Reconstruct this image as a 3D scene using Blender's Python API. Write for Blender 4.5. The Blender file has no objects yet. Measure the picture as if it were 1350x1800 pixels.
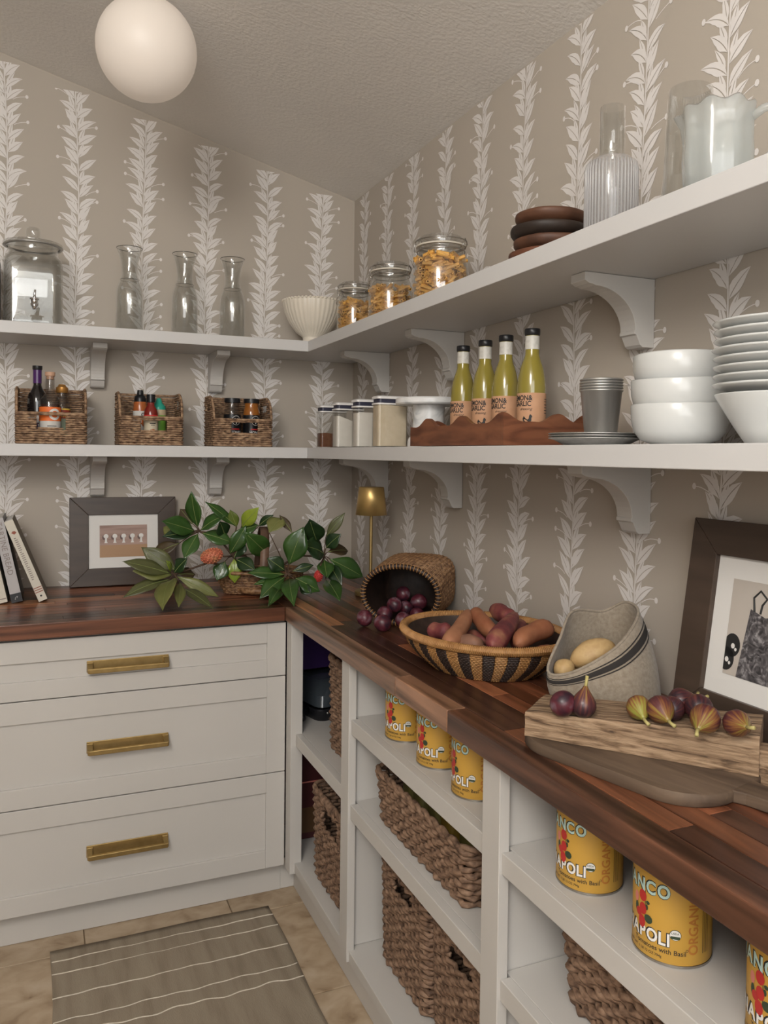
import bpy, bmesh, math, random
from mathutils import Vector, Matrix

# ---------------------------------------------------------------- camera, world, light
S = bpy.context.scene
COL = bpy.context.scene.collection
CAM = Vector((-1.1172, -2.9342, 1.3506))
YAW, PITCH, ROLL = 0.4037, -0.0253, 0.0112
def make_camera():
    F = Vector((math.sin(YAW)*math.cos(PITCH), math.cos(YAW)*math.cos(PITCH), math.sin(PITCH)))
    R0 = Vector((math.cos(YAW), -math.sin(YAW), 0)); U0 = R0.cross(F)
    R = R0*math.cos(ROLL)+U0*math.sin(ROLL); U = U0*math.cos(ROLL)-R0*math.sin(ROLL)
    cd = bpy.data.cameras.new('camera'); co = bpy.data.objects.new('camera', cd); COL.objects.link(co)
    m = Matrix.Identity(4)
    for i in range(3):
        m[i][0] = R[i]; m[i][1] = U[i]; m[i][2] = -F[i]; m[i][3] = CAM[i]
    co.matrix_world = m
    cd.sensor_fit = 'HORIZONTAL'; cd.sensor_width = 36; cd.lens = 1411.77/1350*36
    cd.shift_y = -(900-834.5)/1350; cd.clip_start = .02
    S.camera = co
make_camera()
W = bpy.data.worlds.new('world'); S.world = W; W.use_nodes = True
W.node_tree.nodes['Background'].inputs[0].default_value = (1.0, .98, .955, 1)
W.node_tree.nodes['Background'].inputs[1].default_value = .35
def area(name, loc, rot, sx, sy, power, col):
    l = bpy.data.lights.new(name, 'AREA'); l.shape = 'RECTANGLE'; l.size = sx; l.size_y = sy
    l.energy = power; l.color = col
    o = bpy.data.objects.new(name, l); COL.objects.link(o); o.location = loc; o.rotation_euler = rot
    return o
# daylight of the next room, falling in through the tall cased opening behind the camera
area('daylight', (-1.45, -4.05, 1.95), (math.radians(84), 0, math.radians(-6)), 1.6, 1.6, 42, (1.0, 1.0, .985))
# added point light without a fixture, unseen, high behind the camera
_l = bpy.data.lights.new('rear_added_light', 'POINT'); _l.energy = 136; _l.shadow_soft_size = .42; _l.color = (1.0, .99, .965)
_o = bpy.data.objects.new('rear_added_light', _l); COL.objects.link(_o); _o.location = (-2.05, -3.5, 2.55)
S.view_settings.view_transform = 'Standard'; S.view_settings.look = 'None'
S.view_settings.exposure = 0.0; S.view_settings.gamma = 1.0; S.view_settings.use_curve_mapping = False

# ---------------------------------------------------------------- measures
ZU, ZL, TS, DS = 1.7397, 1.3709, .037, .268        # shelf tops, thickness, depth
ZC, TC, DCL, DCR = .8911, .0416, .6226, .4447      # worktop
XL, YF = -2.3, -3.8                                # far left wall, front wall
def ceil_z(x): return 2.3288-.2568*x
rnd = random.Random(7)
PI = math.pi

# ---------------------------------------------------------------- mesh helpers
class MB:
    def __init__(s): s.v = []; s.f = []
    def add(s, vs, fs):
        o = len(s.v); s.v += [tuple(p) for p in vs]; s.f += [tuple(i+o for i in f) for f in fs]; return s
    def box(s, x0, x1, y0, y1, z0, z1):
        return s.add([(x0,y0,z0),(x1,y0,z0),(x1,y1,z0),(x0,y1,z0),(x0,y0,z1),(x1,y0,z1),(x1,y1,z1),(x0,y1,z1)],
                     [(0,3,2,1),(4,5,6,7),(0,1,5,4),(1,2,6,5),(2,3,7,6),(3,0,4,7)])
    def obox(s, c, ax, ay, az):          # oriented box: centre and three half axes
        c, ax, ay, az = map(Vector, (c, ax, ay, az))
        vs = [c+ax*i+ay*j+az*k for k in (-1,1) for (i,j) in ((-1,-1),(1,-1),(1,1),(-1,1))]
        return s.add(vs, [(0,3,2,1),(4,5,6,7),(0,1,5,4),(1,2,6,5),(2,3,7,6),(3,0,4,7)])
    def prism(s, pts, ext):              # 3D outline extruded by a vector
        n = len(pts); e = Vector(ext); vs = [Vector(p) for p in pts]; vs += [p+e for p in vs]
        return s.add(vs, [tuple(range(n-1,-1,-1)), tuple(range(n,2*n))]+[(i,(i+1)%n,n+(i+1)%n,n+i) for i in range(n)])
    def rings(s, R, cap0=True, cap1=True, closed=True):
        n = len(R[0]); vs = [p for r in R for p in r]; fs = []
        for k in range(len(R)-1):
            for i in range(n if closed else n-1):
                j = (i+1) % n; fs.append((k*n+i, k*n+j, (k+1)*n+j, (k+1)*n+i))
        if cap0: fs.append(tuple(range(n-1,-1,-1)))
        if cap1: fs.append(tuple(range((len(R)-1)*n, len(R)*n)))
        return s.add(vs, fs)
    def lathe(s, prof, seg=32, c=(0,0,0), flute=None):
        vs = []; fs = []; idx = []
        for (r, z) in prof:
            if r < 1e-6: idx.append([len(vs)]); vs.append((c[0], c[1], c[2]+z))
            else:
                a0 = len(vs); idx.append(list(range(a0, a0+seg)))
                for i in range(seg):
                    a = 2*PI*i/seg; q = r*(1+flute(a, z)) if flute else r
                    vs.append((c[0]+q*math.cos(a), c[1]+q*math.sin(a), c[2]+z))
        for k in range(len(prof)-1):
            A, B = idx[k], idx[k+1]
            if len(A) == 1 and len(B) == 1: continue
            for i in range(seg):
                j = (i+1) % seg
                if len(A) == 1: fs.append((A[0], B[j], B[i]))
                elif len(B) == 1: fs.append((A[i], A[j], B[0]))
                else: fs.append((A[i], A[j], B[j], B[i]))
        return s.add(vs, fs)
    def tube(s, path, r, seg=6, closed=False, cap=True):
        P = [Vector(p) for p in path]; n = len(P); R = []; up = None
        rr = r if isinstance(r, (list, tuple)) else [r]*n
        for i in range(n):
            if closed: t = P[(i+1) % n]-P[i-1]
            else: t = P[min(i+1, n-1)]-P[max(i-1, 0)]
            if t.length < 1e-9: t = Vector((0,0,1))
            t.normalize()
            if up is None: up = Vector((0,0,1)) if abs(t.z) < .9 else Vector((1,0,0))
            a = t.cross(up)
            if a.length < 1e-6: a = t.orthogonal()
            a.normalize(); up = a.cross(t).normalized()
            R.append([P[i]+(a*math.cos(2*PI*k/seg)+up*math.sin(2*PI*k/seg))*rr[i] for k in range(seg)])
        if closed: R.append(R[0]); return s.rings(R, False, False)
        return s.rings(R, cap, cap)
    def ellipsoid(s, c, rx, ry, rz, seg=16, ring=10, fn=None):
        vs = []; fs = []
        for k in range(ring+1):
            th = PI*k/ring
            for i in range(seg):
                a = 2*PI*i/seg; d = Vector((math.sin(th)*math.cos(a), math.sin(th)*math.sin(a), -math.cos(th)))
                q = 1+(fn(d) if fn else 0)
                vs.append((c[0]+rx*d.x*q, c[1]+ry*d.y*q, c[2]+rz*d.z*q))
        for k in range(ring):
            for i in range(seg):
                j = (i+1) % seg; fs.append((k*seg+i, k*seg+j, (k+1)*seg+j, (k+1)*seg+i))
        return s.add(vs, fs)
    def mesh(s, name, mat, smooth=False, angle=None):
        me = bpy.data.meshes.new(name); me.from_pydata(s.v, [], s.f); me.validate(); me.update()
        if mat: me.materials.append(mat)
        if smooth:
            me.polygons.foreach_set('use_smooth', [True]*len(me.polygons))
            if angle: me.set_sharp_from_angle(angle=math.radians(angle))
        return me
    def build(s, name, mat, parent=None, smooth=False, angle=None, bevel=0, fix=True, solid=0, sub=0):
        me = s.mesh(name, mat, smooth, angle)
        if fix:
            bm = bmesh.new(); bm.from_mesh(me); bmesh.ops.remove_doubles(bm, verts=bm.verts, dist=1e-6)
            bmesh.ops.recalc_face_normals(bm, faces=bm.faces); bm.to_mesh(me); bm.free()
        return link(name, me, parent, bevel, solid, sub)
def link(name, me, parent=None, bevel=0, solid=0, sub=0):
    o = bpy.data.objects.new(name, me); COL.objects.link(o)
    if parent: o.parent = parent
    if solid: m = o.modifiers.new('thick', 'SOLIDIFY'); m.thickness = solid; m.offset = 0
    if sub: m = o.modifiers.new('sub', 'SUBSURF'); m.levels = sub; m.render_levels = sub
    if bevel:
        m = o.modifiers.new('bev', 'BEVEL'); m.width = bevel; m.segments = 2; m.limit_method = 'ANGLE'
    return o
def tag(o, label=None, cat=None, group=None, kind=None):
    if label: o['label'] = label
    if cat: o['category'] = cat
    if group: o['group'] = group
    if kind: o['kind'] = kind
    return o
def thing(name, label, cat, loc=(0,0,0), rz=0, group=None):
    o = bpy.data.objects.new(name, None); COL.objects.link(o); o.empty_display_size = .03
    o.location = loc; o.rotation_euler = (0, 0, rz)
    return tag(o, label, cat, group)
def kids(o): return [c for c in bpy.data.objects if c.parent == o]
def copy_tree(o, parent=None, label=None, loc=None, rz=None):
    c = o.copy(); COL.objects.link(c); c.parent = parent
    for k in o.children: copy_tree(k, c)
    if label: c['label'] = label
    if loc: c.location = loc
    if rz is not None: c.rotation_euler = (0, 0, rz)
    return c
def smooth_noise(d, s):
    return (math.sin(d.x*3.1+s)+math.sin(d.y*4.3+s*1.7)+math.sin(d.z*3.7+s*2.3)+.5*math.sin(d.x*7.7+d.z*6.1+s*3))/3.5

# ---------------------------------------------------------------- lettering
TXT = {}
def text_poly(body, size=1.0, bold=0.0, align='LEFT', shear=0, sx=1.0):
    k = (body, bold, shear)
    if k not in TXT:
        cu = bpy.data.curves.new('lettering', 'FONT'); cu.body = body; cu.size = 1; cu.offset = bold; cu.shear = shear
        cu.resolution_u = 3
        ob = bpy.data.objects.new('lettering', cu); me = ob.to_mesh()
        TXT[k] = ([(v.co.x, v.co.y) for v in me.vertices], [tuple(p.vertices) for p in me.polygons])
        ob.to_mesh_clear(); bpy.data.objects.remove(ob); bpy.data.curves.remove(cu)
    vs, fs = TXT[k]
    x0 = min(v[0] for v in vs); x1 = max(v[0] for v in vs)
    dx = {'LEFT': -x0, 'CENTER': -(x0+x1)/2, 'RIGHT': -x1}[align]
    return [((x+dx)*size*sx, y*size) for x, y in vs], fs
def put(mb, poly, fn):
    vs, fs = poly; return mb.add([fn(x, y) for x, y in vs], fs)
def cyl(r, phi, z0, u0=0):                # wrap (u,v) round a cylinder, u0 at angle phi
    return lambda u, v: (r*math.cos(phi+(u+u0)/r), r*math.sin(phi+(u+u0)/r), z0+v)
def disc(rx, ry, n=18, c=(0,0)):
    return [(c[0]+rx*math.cos(2*PI*i/n), c[1]+ry*math.sin(2*PI*i/n)) for i in range(n)], [tuple(range(n))]
def ringp(r0, r1, n=24, c=(0,0)):
    vs = [(c[0]+r*math.cos(2*PI*i/n), c[1]+r*math.sin(2*PI*i/n)) for r in (r0, r1) for i in range(n)]
    return vs, [(i, (i+1) % n, n+(i+1) % n, n+i) for i in range(n)]
def rect(x0, x1, y0, y1, nx=1):
    vs = []; fs = []
    for i in range(nx+1): x = x0+(x1-x0)*i/nx; vs += [(x, y0), (x, y1)]
    for i in range(nx): fs.append((2*i, 2*i+2, 2*i+3, 2*i+1))
    return vs, fs
def shift(poly, dx, dy): return [(x+dx, y+dy) for x, y in poly[0]], poly[1]

# ---------------------------------------------------------------- materials
MATS = {}
class N:
    def __init__(s, m): s.t = m.node_tree; s.n = s.t.nodes; s.l = s.t.links; s.b = s.n['Principled BSDF']
    def new(s, typ, **k):
        x = s.n.new(typ)
        for a, b in k.items(): setattr(x, a, b)
        return x
    def ln(s, a, b): s.l.new(a, b)
def mat(name, col=(.5,.5,.5), rough=.5, metal=0, trans=0, ior=1.45, coat=0, sheen=0, spec=None, emit=None, estr=0, sss=0):
    m = bpy.data.materials.new(name); m.use_nodes = True; n = N(m); b = n.b
    b.inputs['Base Color'].default_value = (*col, 1); b.inputs['Roughness'].default_value = rough
    b.inputs['Metallic'].default_value = metal; b.inputs['Transmission Weight'].default_value = trans
    b.inputs['IOR'].default_value = ior; b.inputs['Coat Weight'].default_value = coat
    b.inputs['Sheen Weight'].default_value = sheen
    if spec is not None: b.inputs['Specular IOR Level'].default_value = spec
    if emit: b.inputs['Emission Color'].default_value = (*emit, 1); b.inputs['Emission Strength'].default_value = estr
    if sss: b.inputs['Subsurface Weight'].default_value = sss; b.inputs['Subsurface Radius'].default_value = (.01,.006,.004)
    MATS[name] = m; return m
def noise_mat(name, cols, scale=(8,8,8), detail=4, rough=.5, bump=0, bscale=None, dist=.002, coat=0, coord='Object', nscale=1.0, distort=0, metal=0, sheen=0, poss=None, bdetail=3, rand=0):
    m = mat(name, cols[0], rough, metal, coat=coat, sheen=sheen); n = N(m)
    tc = n.new('ShaderNodeTexCoord'); mp = n.new('ShaderNodeMapping'); mp.inputs['Scale'].default_value = scale
    n.ln(tc.outputs[coord], mp.inputs[0]); mpo = mp.outputs[0]
    if rand:
        oi = n.new('ShaderNodeObjectInfo'); mu = n.new('ShaderNodeMath', operation='MULTIPLY'); mu.inputs[1].default_value = rand
        ad = n.new('ShaderNodeVectorMath', operation='ADD'); n.ln(oi.outputs['Random'], mu.inputs[0])
        n.ln(mpo, ad.inputs[0]); n.ln(mu.outputs[0], ad.inputs[1]); mpo = ad.outputs[0]
    nz = n.new('ShaderNodeTexNoise'); nz.inputs['Scale'].default_value = nscale; nz.inputs['Detail'].default_value = detail
    nz.inputs['Distortion'].default_value = distort; n.ln(mpo, nz.inputs['Vector'])
    cr = n.new('ShaderNodeValToRGB'); e = cr.color_ramp.elements
    while len(e) < len(cols): e.new(.5)
    for i, c in enumerate(cols):
        e[i].position = poss[i] if poss else .3+.4*i/max(1, len(cols)-1); e[i].color = (*c, 1)
    n.ln(nz.outputs[0], cr.inputs[0]); n.ln(cr.outputs[0], n.b.inputs['Base Color'])
    if bump:
        bz = n.new('ShaderNodeTexNoise'); bz.inputs['Scale'].default_value = 1; bz.inputs['Detail'].default_value = bdetail
        mp2 = n.new('ShaderNodeMapping'); mp2.inputs['Scale'].default_value = bscale or scale
        n.ln(tc.outputs[coord], mp2.inputs[0]); n.ln(mp2.outputs[0], bz.inputs['Vector'])
        bp = n.new('ShaderNodeBump'); bp.inputs['Strength'].default_value = bump; bp.inputs['Distance'].default_value = dist
        n.ln(bz.outputs[0], bp.inputs['Height']); n.ln(bp.outputs[0], n.b.inputs['Normal'])
    return m
WHITE = noise_mat('white_paint', [(.515,.492,.462),(.535,.512,.482)], (3,3,3), rough=.42, bump=.06, bscale=(60,60,60), dist=.001)
SHELFW = noise_mat('white_shelf_paint', [(.57,.560,.552),(.59,.580,.572)], (3,3,3), rough=.4, bump=.08, bscale=(6,90,90), dist=.001)
PAPER = noise_mat('taupe_wallpaper', [(.425,.375,.317),(.44,.39,.332)], (2,2,2), rough=.62)
PRINT = noise_mat('wallpaper_print_white', [(.70,.665,.64),(.735,.70,.67)], (30,30,30), rough=.55)
CEIL = noise_mat('ceiling_plaster', [(.76,.73,.695),(.79,.76,.72)], (4,4,4), rough=.8, bump=.6, bscale=(95,115,95), dist=.003, bdetail=2)
FRAMEB = noise_mat('stained_frame_wood', [(.045,.030,.022),(.075,.05,.036)], (4,30,30), rough=.4, bump=.1, dist=.001)
BRASS = noise_mat('aged_brass', [(.33,.228,.09),(.43,.305,.13)], (40,40,40), rough=.38, metal=.82)
CHROME = mat('chrome', (.80,.80,.80), .15, 1)
PEWTER = noise_mat('brushed_pewter', [(.44,.43,.41),(.56,.55,.53)], (60,60,6), rough=.42, metal=.85)
def glass_mat(name, tint, rough=.02, ior=1.45, haze=0, hcol=(.7,.72,.7)):
    # thin blown glass: clear body with a Fresnel reflection on top
    m = bpy.data.materials.new(name); m.use_nodes = True; n = N(m); out = n.n['Material Output']
    tr = n.new('ShaderNodeBsdfTransparent'); tr.inputs[0].default_value = (*tint, 1)
    gl = n.new('ShaderNodeBsdfGlossy'); gl.inputs['Roughness'].default_value = rough; gl.inputs[0].default_value = (1,1,1,1)
    fr = n.new('ShaderNodeFresnel'); ge = n.new('ShaderNodeNewGeometry'); mf = n.new('ShaderNodeMix'); n.ln(ge.outputs['Backfacing'], mf.inputs[0])
    mf.inputs[2].default_value = ior; mf.inputs[3].default_value = 1/ior; n.ln(mf.outputs[0], fr.inputs[0])
    mx = n.new('ShaderNodeMixShader'); n.ln(fr.outputs[0], mx.inputs[0]); n.ln(gl.outputs[0], mx.inputs[2]); base = tr.outputs[0]
    if haze:
        df = n.new('ShaderNodeBsdfTranslucent'); df.inputs[0].default_value = (*hcol, 1); d2 = n.new('ShaderNodeBsdfDiffuse'); d2.inputs[0].default_value = (*hcol, 1)
        m0 = n.new('ShaderNodeMixShader'); m0.inputs[0].default_value = .5; n.ln(df.outputs[0], m0.inputs[1]); n.ln(d2.outputs[0], m0.inputs[2])
        m2 = n.new('ShaderNodeMixShader'); m2.inputs[0].default_value = haze; n.ln(base, m2.inputs[1]); n.ln(m0.outputs[0], m2.inputs[2]); base = m2.outputs[0]
    n.ln(base, mx.inputs[1]); n.ln(mx.outputs[0], out.inputs['Surface']); MATS[name] = m; return m
GLASS = glass_mat('clear_glass', (.93,.935,.93), .03, 1.75)
GLASSG = glass_mat('pale_green_glass', (.93,.945,.938), .12, 1.5, .42, (.72,.74,.73))
CHINA = mat('white_china', (.57,.575,.56), .25, coat=.2)
CREAM = mat('cream_china', (.72,.66,.56), .3)
BLACK = mat('black_plastic', (.012,.012,.014), .35)
DARK = mat('dark_metal', (.02,.02,.024), .3, .4)
PAPERW = mat('white_card', (.72,.70,.67), .6)
def wood_counter():
    m = mat('walnut_stave', (.1,.04,.02), .33, coat=.18); n = N(m)
    n.b.inputs['Coat Roughness'].default_value = .25
    tc = n.new('ShaderNodeTexCoord'); oi = n.new('ShaderNodeObjectInfo')
    mp = n.new('ShaderNodeMapping'); mp.inputs['Scale'].default_value = (2.4, 42, 42)
    ad = n.new('ShaderNodeVectorMath', operation='ADD'); cb = n.new('ShaderNodeCombineXYZ')
    mu = n.new('ShaderNodeMath', operation='MULTIPLY'); mu.inputs[1].default_value = 37
    n.ln(oi.outputs['Random'], mu.inputs[0])
    for i in range(3): n.ln(mu.outputs[0], cb.inputs[i])
    n.ln(tc.outputs['Object'], mp.inputs[0]); n.ln(mp.outputs[0], ad.inputs[0]); n.ln(cb.outputs[0], ad.inputs[1])
    nz = n.new('ShaderNodeTexNoise'); nz.inputs['Scale'].default_value = 1; nz.inputs['Detail'].default_value = 6; nz.inputs['Distortion'].default_value = .7
    n.ln(ad.outputs[0], nz.inputs['Vector'])
    cr = n.new('ShaderNodeValToRGB'); cr.color_ramp.elements[0].position = .3; cr.color_ramp.elements[1].position = .72
    cr.color_ramp.elements[0].color = (.25,.21,.19,1); cr.color_ramp.elements[1].color = (1.45,1.42,1.38,1)
    n.ln(nz.outputs[0], cr.inputs[0])
    mx = n.new('ShaderNodeMix', data_type='RGBA', blend_type='MULTIPLY'); mx.inputs[0].default_value = 1
    n.ln(oi.outputs['Color'], mx.inputs[6]); n.ln(cr.outputs[0], mx.inputs[7]); n.ln(mx.outputs[2], n.b.inputs['Base Color'])
    bp = n.new('ShaderNodeBump'); bp.inputs['Strength'].default_value = .12; bp.inputs['Distance'].default_value = .001
    n.ln(nz.outputs[0], bp.inputs['Height']); n.ln(bp.outputs[0], n.b.inputs['Normal'])
    return m
WALNUT = wood_counter()
def tile_mat():
    m = noise_mat('travertine', [(.22,.145,.085),(.37,.275,.18),(.43,.33,.225),(.50,.405,.30)], (13,17,13), detail=14, rough=.42, bump=.25, bscale=(30,50,30), dist=.002, distort=.5, rand=40, poss=[.26,.41,.54,.74])
    return m
TILE = tile_mat()
GROUT = noise_mat('grout', [(.20,.145,.09),(.25,.18,.115)], (20,20,20), rough=.9)
SEAGRASS = noise_mat('seagrass', [(.080,.044,.027),(.21,.125,.078),(.32,.205,.135)], (60,60,90), rough=.7, bump=.5, bscale=(140,140,220), dist=.003, poss=[.32,.5,.7])
SEADARK = noise_mat('gap_shade_reed', [(.030,.017,.010),(.05,.03,.018)], (60,60,60), rough=.9)  # shade between the woven rows, put into the colour
RUSH = noise_mat('rush_weave', [(.11,.062,.036),(.28,.17,.10),(.46,.31,.19)], (70,70,120), rough=.72, bump=.4, bscale=(150,150,200), dist=.002, poss=[.33,.5,.68])
CANE = noise_mat('honey_cane', [(.27,.125,.04),(.40,.21,.075)], (60,60,60), rough=.5)
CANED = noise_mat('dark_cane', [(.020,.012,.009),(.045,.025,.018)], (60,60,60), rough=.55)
REED = noise_mat('brown_reed', [(.10,.045,.02),(.22,.115,.052),(.33,.19,.095)], (90,90,90), rough=.5, poss=[.35,.5,.66])
# ================================================================ the setting
def struct(name, mb, m, parent=None, **k):
    o = mb.build(name, m, parent, **k)
    if not parent: o['kind'] = 'structure'
    return o
wall_back = struct('wall_back', MB().prism([(XL,0,0),(0,0,0),(0,0,ceil_z(0)),(XL,0,ceil_z(XL))], (0,.09,0)), PAPER)
wall_right = struct('wall_right', MB().box(0,.09,YF,.09,0,ceil_z(0)), PAPER)
wall_left = struct('wall_left', MB().box(XL-.09,XL,YF,.09,0,ceil_z(XL)), PAPER)
OX0, OX1, OZ = -2.25, -.45, 2.32
mb = MB().prism([(XL,YF,0),(OX0,YF,0),(OX0,YF,OZ),(OX1,YF,OZ),(OX1,YF,0),(0,YF,0),(0,YF,ceil_z(0)),(XL,YF,ceil_z(XL))], (0,-.1,0))
wall_front = struct('wall_front', mb, PAPER)
ceiling = struct('ceiling', MB().prism([(XL-.1,YF-.1,ceil_z(XL-.1)),(.1,YF-.1,ceil_z(.1)),(.1,YF-.1,ceil_z(.1)+.08),(XL-.1,YF-.1,ceil_z(XL-.1)+.08)], (0,-YF+.2,0)), CEIL)
floor = struct('floor', MB().box(XL-.1,.1,-4.6,.1,-.05,-.004), GROUT)
# travertine tiles, one by one
TS_ = .406
tile_me = MB().box(-TS_/2+.0016,TS_/2-.0016,-TS_/2+.0016,TS_/2-.0016,-.012,0).mesh('tile', TILE)
for i in range(8):
    for j in range(10):
        x = .212-i*TS_-TS_/2; y = -.65+TS_/2-(j-1)*TS_
        if x < XL-.2: continue
        o = link('tile', tile_me, floor, bevel=.0015); o.location = (x, y, -.0002*((i*3+j*5) % 4))

# wallpaper vines: flat print on both walls
def vine(seed, H=2.2):
    R = random.Random(seed); mb = MB(); lay = [0]
    def leaf(x, z, ang, L, Wd, bend):
        lay[0] += 1; ly = -.00006*(lay[0] % 9)
        # two halves either side of a fine midrib line; ang from vertical, signed to the side
        n = 7; ax = [Vector((x, z))]; a = ang
        for i in range(n):
            a2 = a+bend*(i/n); ax.append(ax[-1]+Vector((math.sin(a2), math.cos(a2)))*(L/n))
        prof = [0,.50,.88,1.0,.90,.66,.33,0]
        up = []; lo = []; m1 = []; m2 = []
        for i, p in enumerate(ax):
            t = (ax[min(i+1, n)]-ax[max(i-1, 0)]).normalized(); nn = Vector((-t.y, t.x))
            g = .0010*(1 if 0 < i < n else 0)*(1-.5*i/n)
            wv = 1+.10*math.sin(i*2.1+seed)
            up.append(p+nn*(Wd*prof[i]*wv)); lo.append(p-nn*(Wd*prof[i]*.95)); m1.append(p+nn*g); m2.append(p-nn*g)
        for A, B in ((up, m1), (m2, lo)):
            vs = [(q.x, ly, q.y) for q in A]+[(q.x, ly, q.y) for q in B]
            mb.add(vs, [(i, i+1, n+1+i+1, n+1+i) for i in range(n)])
    # stem
    P = []; z = 0
    while z <= H: P.append((.006*math.sin(z*7+seed), z)); z += .02
    vs = []
    for x, z in P: vs += [(x-.0016,0,z), (x+.0016,0,z)]
    mb.add(vs, [(2*i,2*i+1,2*i+3,2*i+2) for i in range(len(P)-1)])
    z = 0; k = 0
    while z < H-.05:
        s = 1 if k % 2 else -1; x0 = .006*math.sin(z*7+seed)
        leaf(x0+s*.002, z, s*R.uniform(.42,.74), R.uniform(.060,.076), R.uniform(.0105,.0138), s*R.uniform(.25,.95))
        if R.random() < .75: leaf(x0+s*.006, z+.010, s*R.uniform(.14,.34), R.uniform(.042,.056), R.uniform(.0065,.0085), s*R.uniform(.0,.4))
        if k % 5 == 0 or R.random() < .10:
            zz = z+.008; pts = []; ang = s*R.uniform(.7,1.0); p = Vector((x0+s*.022, zz))
            for i in range(6): pts.append(p.copy()); ang += s*R.uniform(.02,.22); p += Vector((math.sin(ang), math.cos(ang)))*R.uniform(.0075,.0105)
            vs = []
            for i, q in enumerate(pts):
                t = (pts[min(i+1,5)]-pts[max(i-1,0)]).normalized(); nn = Vector((-t.y,t.x))*.0009
                vs += [((q+nn).x,0,(q+nn).y), ((q-nn).x,0,(q-nn).y)]
            mb.add(vs, [(2*i,2*i+1,2*i+3,2*i+2) for i in range(5)])
            c = pts[-1]; mb.add([(c.x+.0048*math.cos(2*PI*i/10),-.0006,c.y+.0062*math.sin(2*PI*i/10)) for i in range(10)], [tuple(range(10))])
        z += R.uniform(.0180,.0235); k += 1
    return mb.mesh('wallpaper_vine', PRINT)
SP, X0, Y0 = .2188, -.1311, -.1034
hts = {}
def clip_vine(me_src, H):
    key = (me_src.name, round(H, 3))
    if key in hts: return hts[key]
    bm = bmesh.new(); bm.from_mesh(me_src)
    bmesh.ops.bisect_plane(bm, geom=bm.verts[:]+bm.edges[:]+bm.faces[:], plane_co=(0,0,H), plane_no=(0,-.0,1), clear_outer=True)
    me = bpy.data.meshes.new('wallpaper_vine'); bm.to_mesh(me); bm.free(); me.materials.append(PRINT); hts[key] = me
    return me
VINES = [vine(s) for s in (3, 11, 23)]
for i in range(10):
    x = X0-i*SP
    if x < XL+.06: break
    o = link('wallpaper_vine', clip_vine(VINES[i % 3], ceil_z(x+.05)-.012-.86), wall_back); o.location = (x, -.0006, .86)
for i in range(-1, 15):
    y = Y0-(i+1)*SP
    if y < YF+.06: break
    o = link('wallpaper_vine', clip_vine(VINES[(i+2) % 3], ceil_z(0)-.004-.86), wall_right); o.location = (-.0006, y, .86); o.rotation_euler = (0,0,-PI/2)

# ================================================================ shelves and brackets
def shelf(name, label, box): return tag(MB().box(*box).build(name, SHELFW, None, bevel=.0015), label, 'shelf')
shelf('wall_shelf', 'upper white shelf on the back wall carrying carafes and the glass dispenser', (XL+.002,-DS,-DS,-.002,ZU-TS,ZU))
shelf('wall_shelf', 'upper white shelf on the right wall carrying pasta jars and wooden plates', (-DS,-.002,-2.9,-.002,ZU-TS,ZU))
shelf('wall_shelf', 'lower white shelf on the back wall carrying three small woven bins', (XL+.002,-DS,-DS,-.002,ZL-TS,ZL))
shelf('wall_shelf', 'lower white shelf on the right wall carrying bottles in a wooden tray and white bowls', (-DS,-.002,-2.9,-.002,ZL-TS,ZL))
def bracket_me():
    pts = [(0,0),(.168,0),(.168,-.016),(.158,-.021),(.150,-.022)]
    for i in range(0, 13):                     # concave sweep
        a = PI/2*i/12; pts.append((.046+.098*(1-math.sin(a)), -.024-.078*(1-math.cos(a))))
    pts += [(.048,-.104),(.048,-.110),(.043,-.112),(.034,-.130),(.028,-.135),(0,-.135)]
    return MB().prism([(-.0225,-d-.0012,h) for d, h in pts], (.045,0,0)).mesh('shelf_bracket', WHITE)
BR = bracket_me()
def bracket(loc, rz, label):
    bm = bmesh.new(); bm.from_mesh(BR); bmesh.ops.recalc_face_normals(bm, faces=bm.faces); bm.to_mesh(BR); bm.free()
    o = link('shelf_bracket', BR, None, bevel=.001); o.location = loc; o.rotation_euler = (0,0,rz)
    tag(o, label, 'bracket', 'white corbel brackets under the shelves')
for x, nm in ((-.941,'left'), (-.54,'right')):
    bracket((x,0,ZU-TS-.0005), 0, 'white corbel under the upper back wall shelf, %s one of the two' % nm)
    bracket((x,0,ZL-TS-.0005), 0, 'white corbel under the lower back wall shelf, %s one of the two' % nm)
for y, nm in ((-.338,'the one nearest the room corner'), (-.875,'the middle one'), (-1.652,'the one nearest the white bowls')):
    bracket((0,y,ZU-TS-.0005), -PI/2, 'white corbel under the upper right wall shelf, '+nm)
    bracket((0,y,ZL-TS-.0005), -PI/2, 'white corbel under the lower right wall shelf, '+nm)

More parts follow.
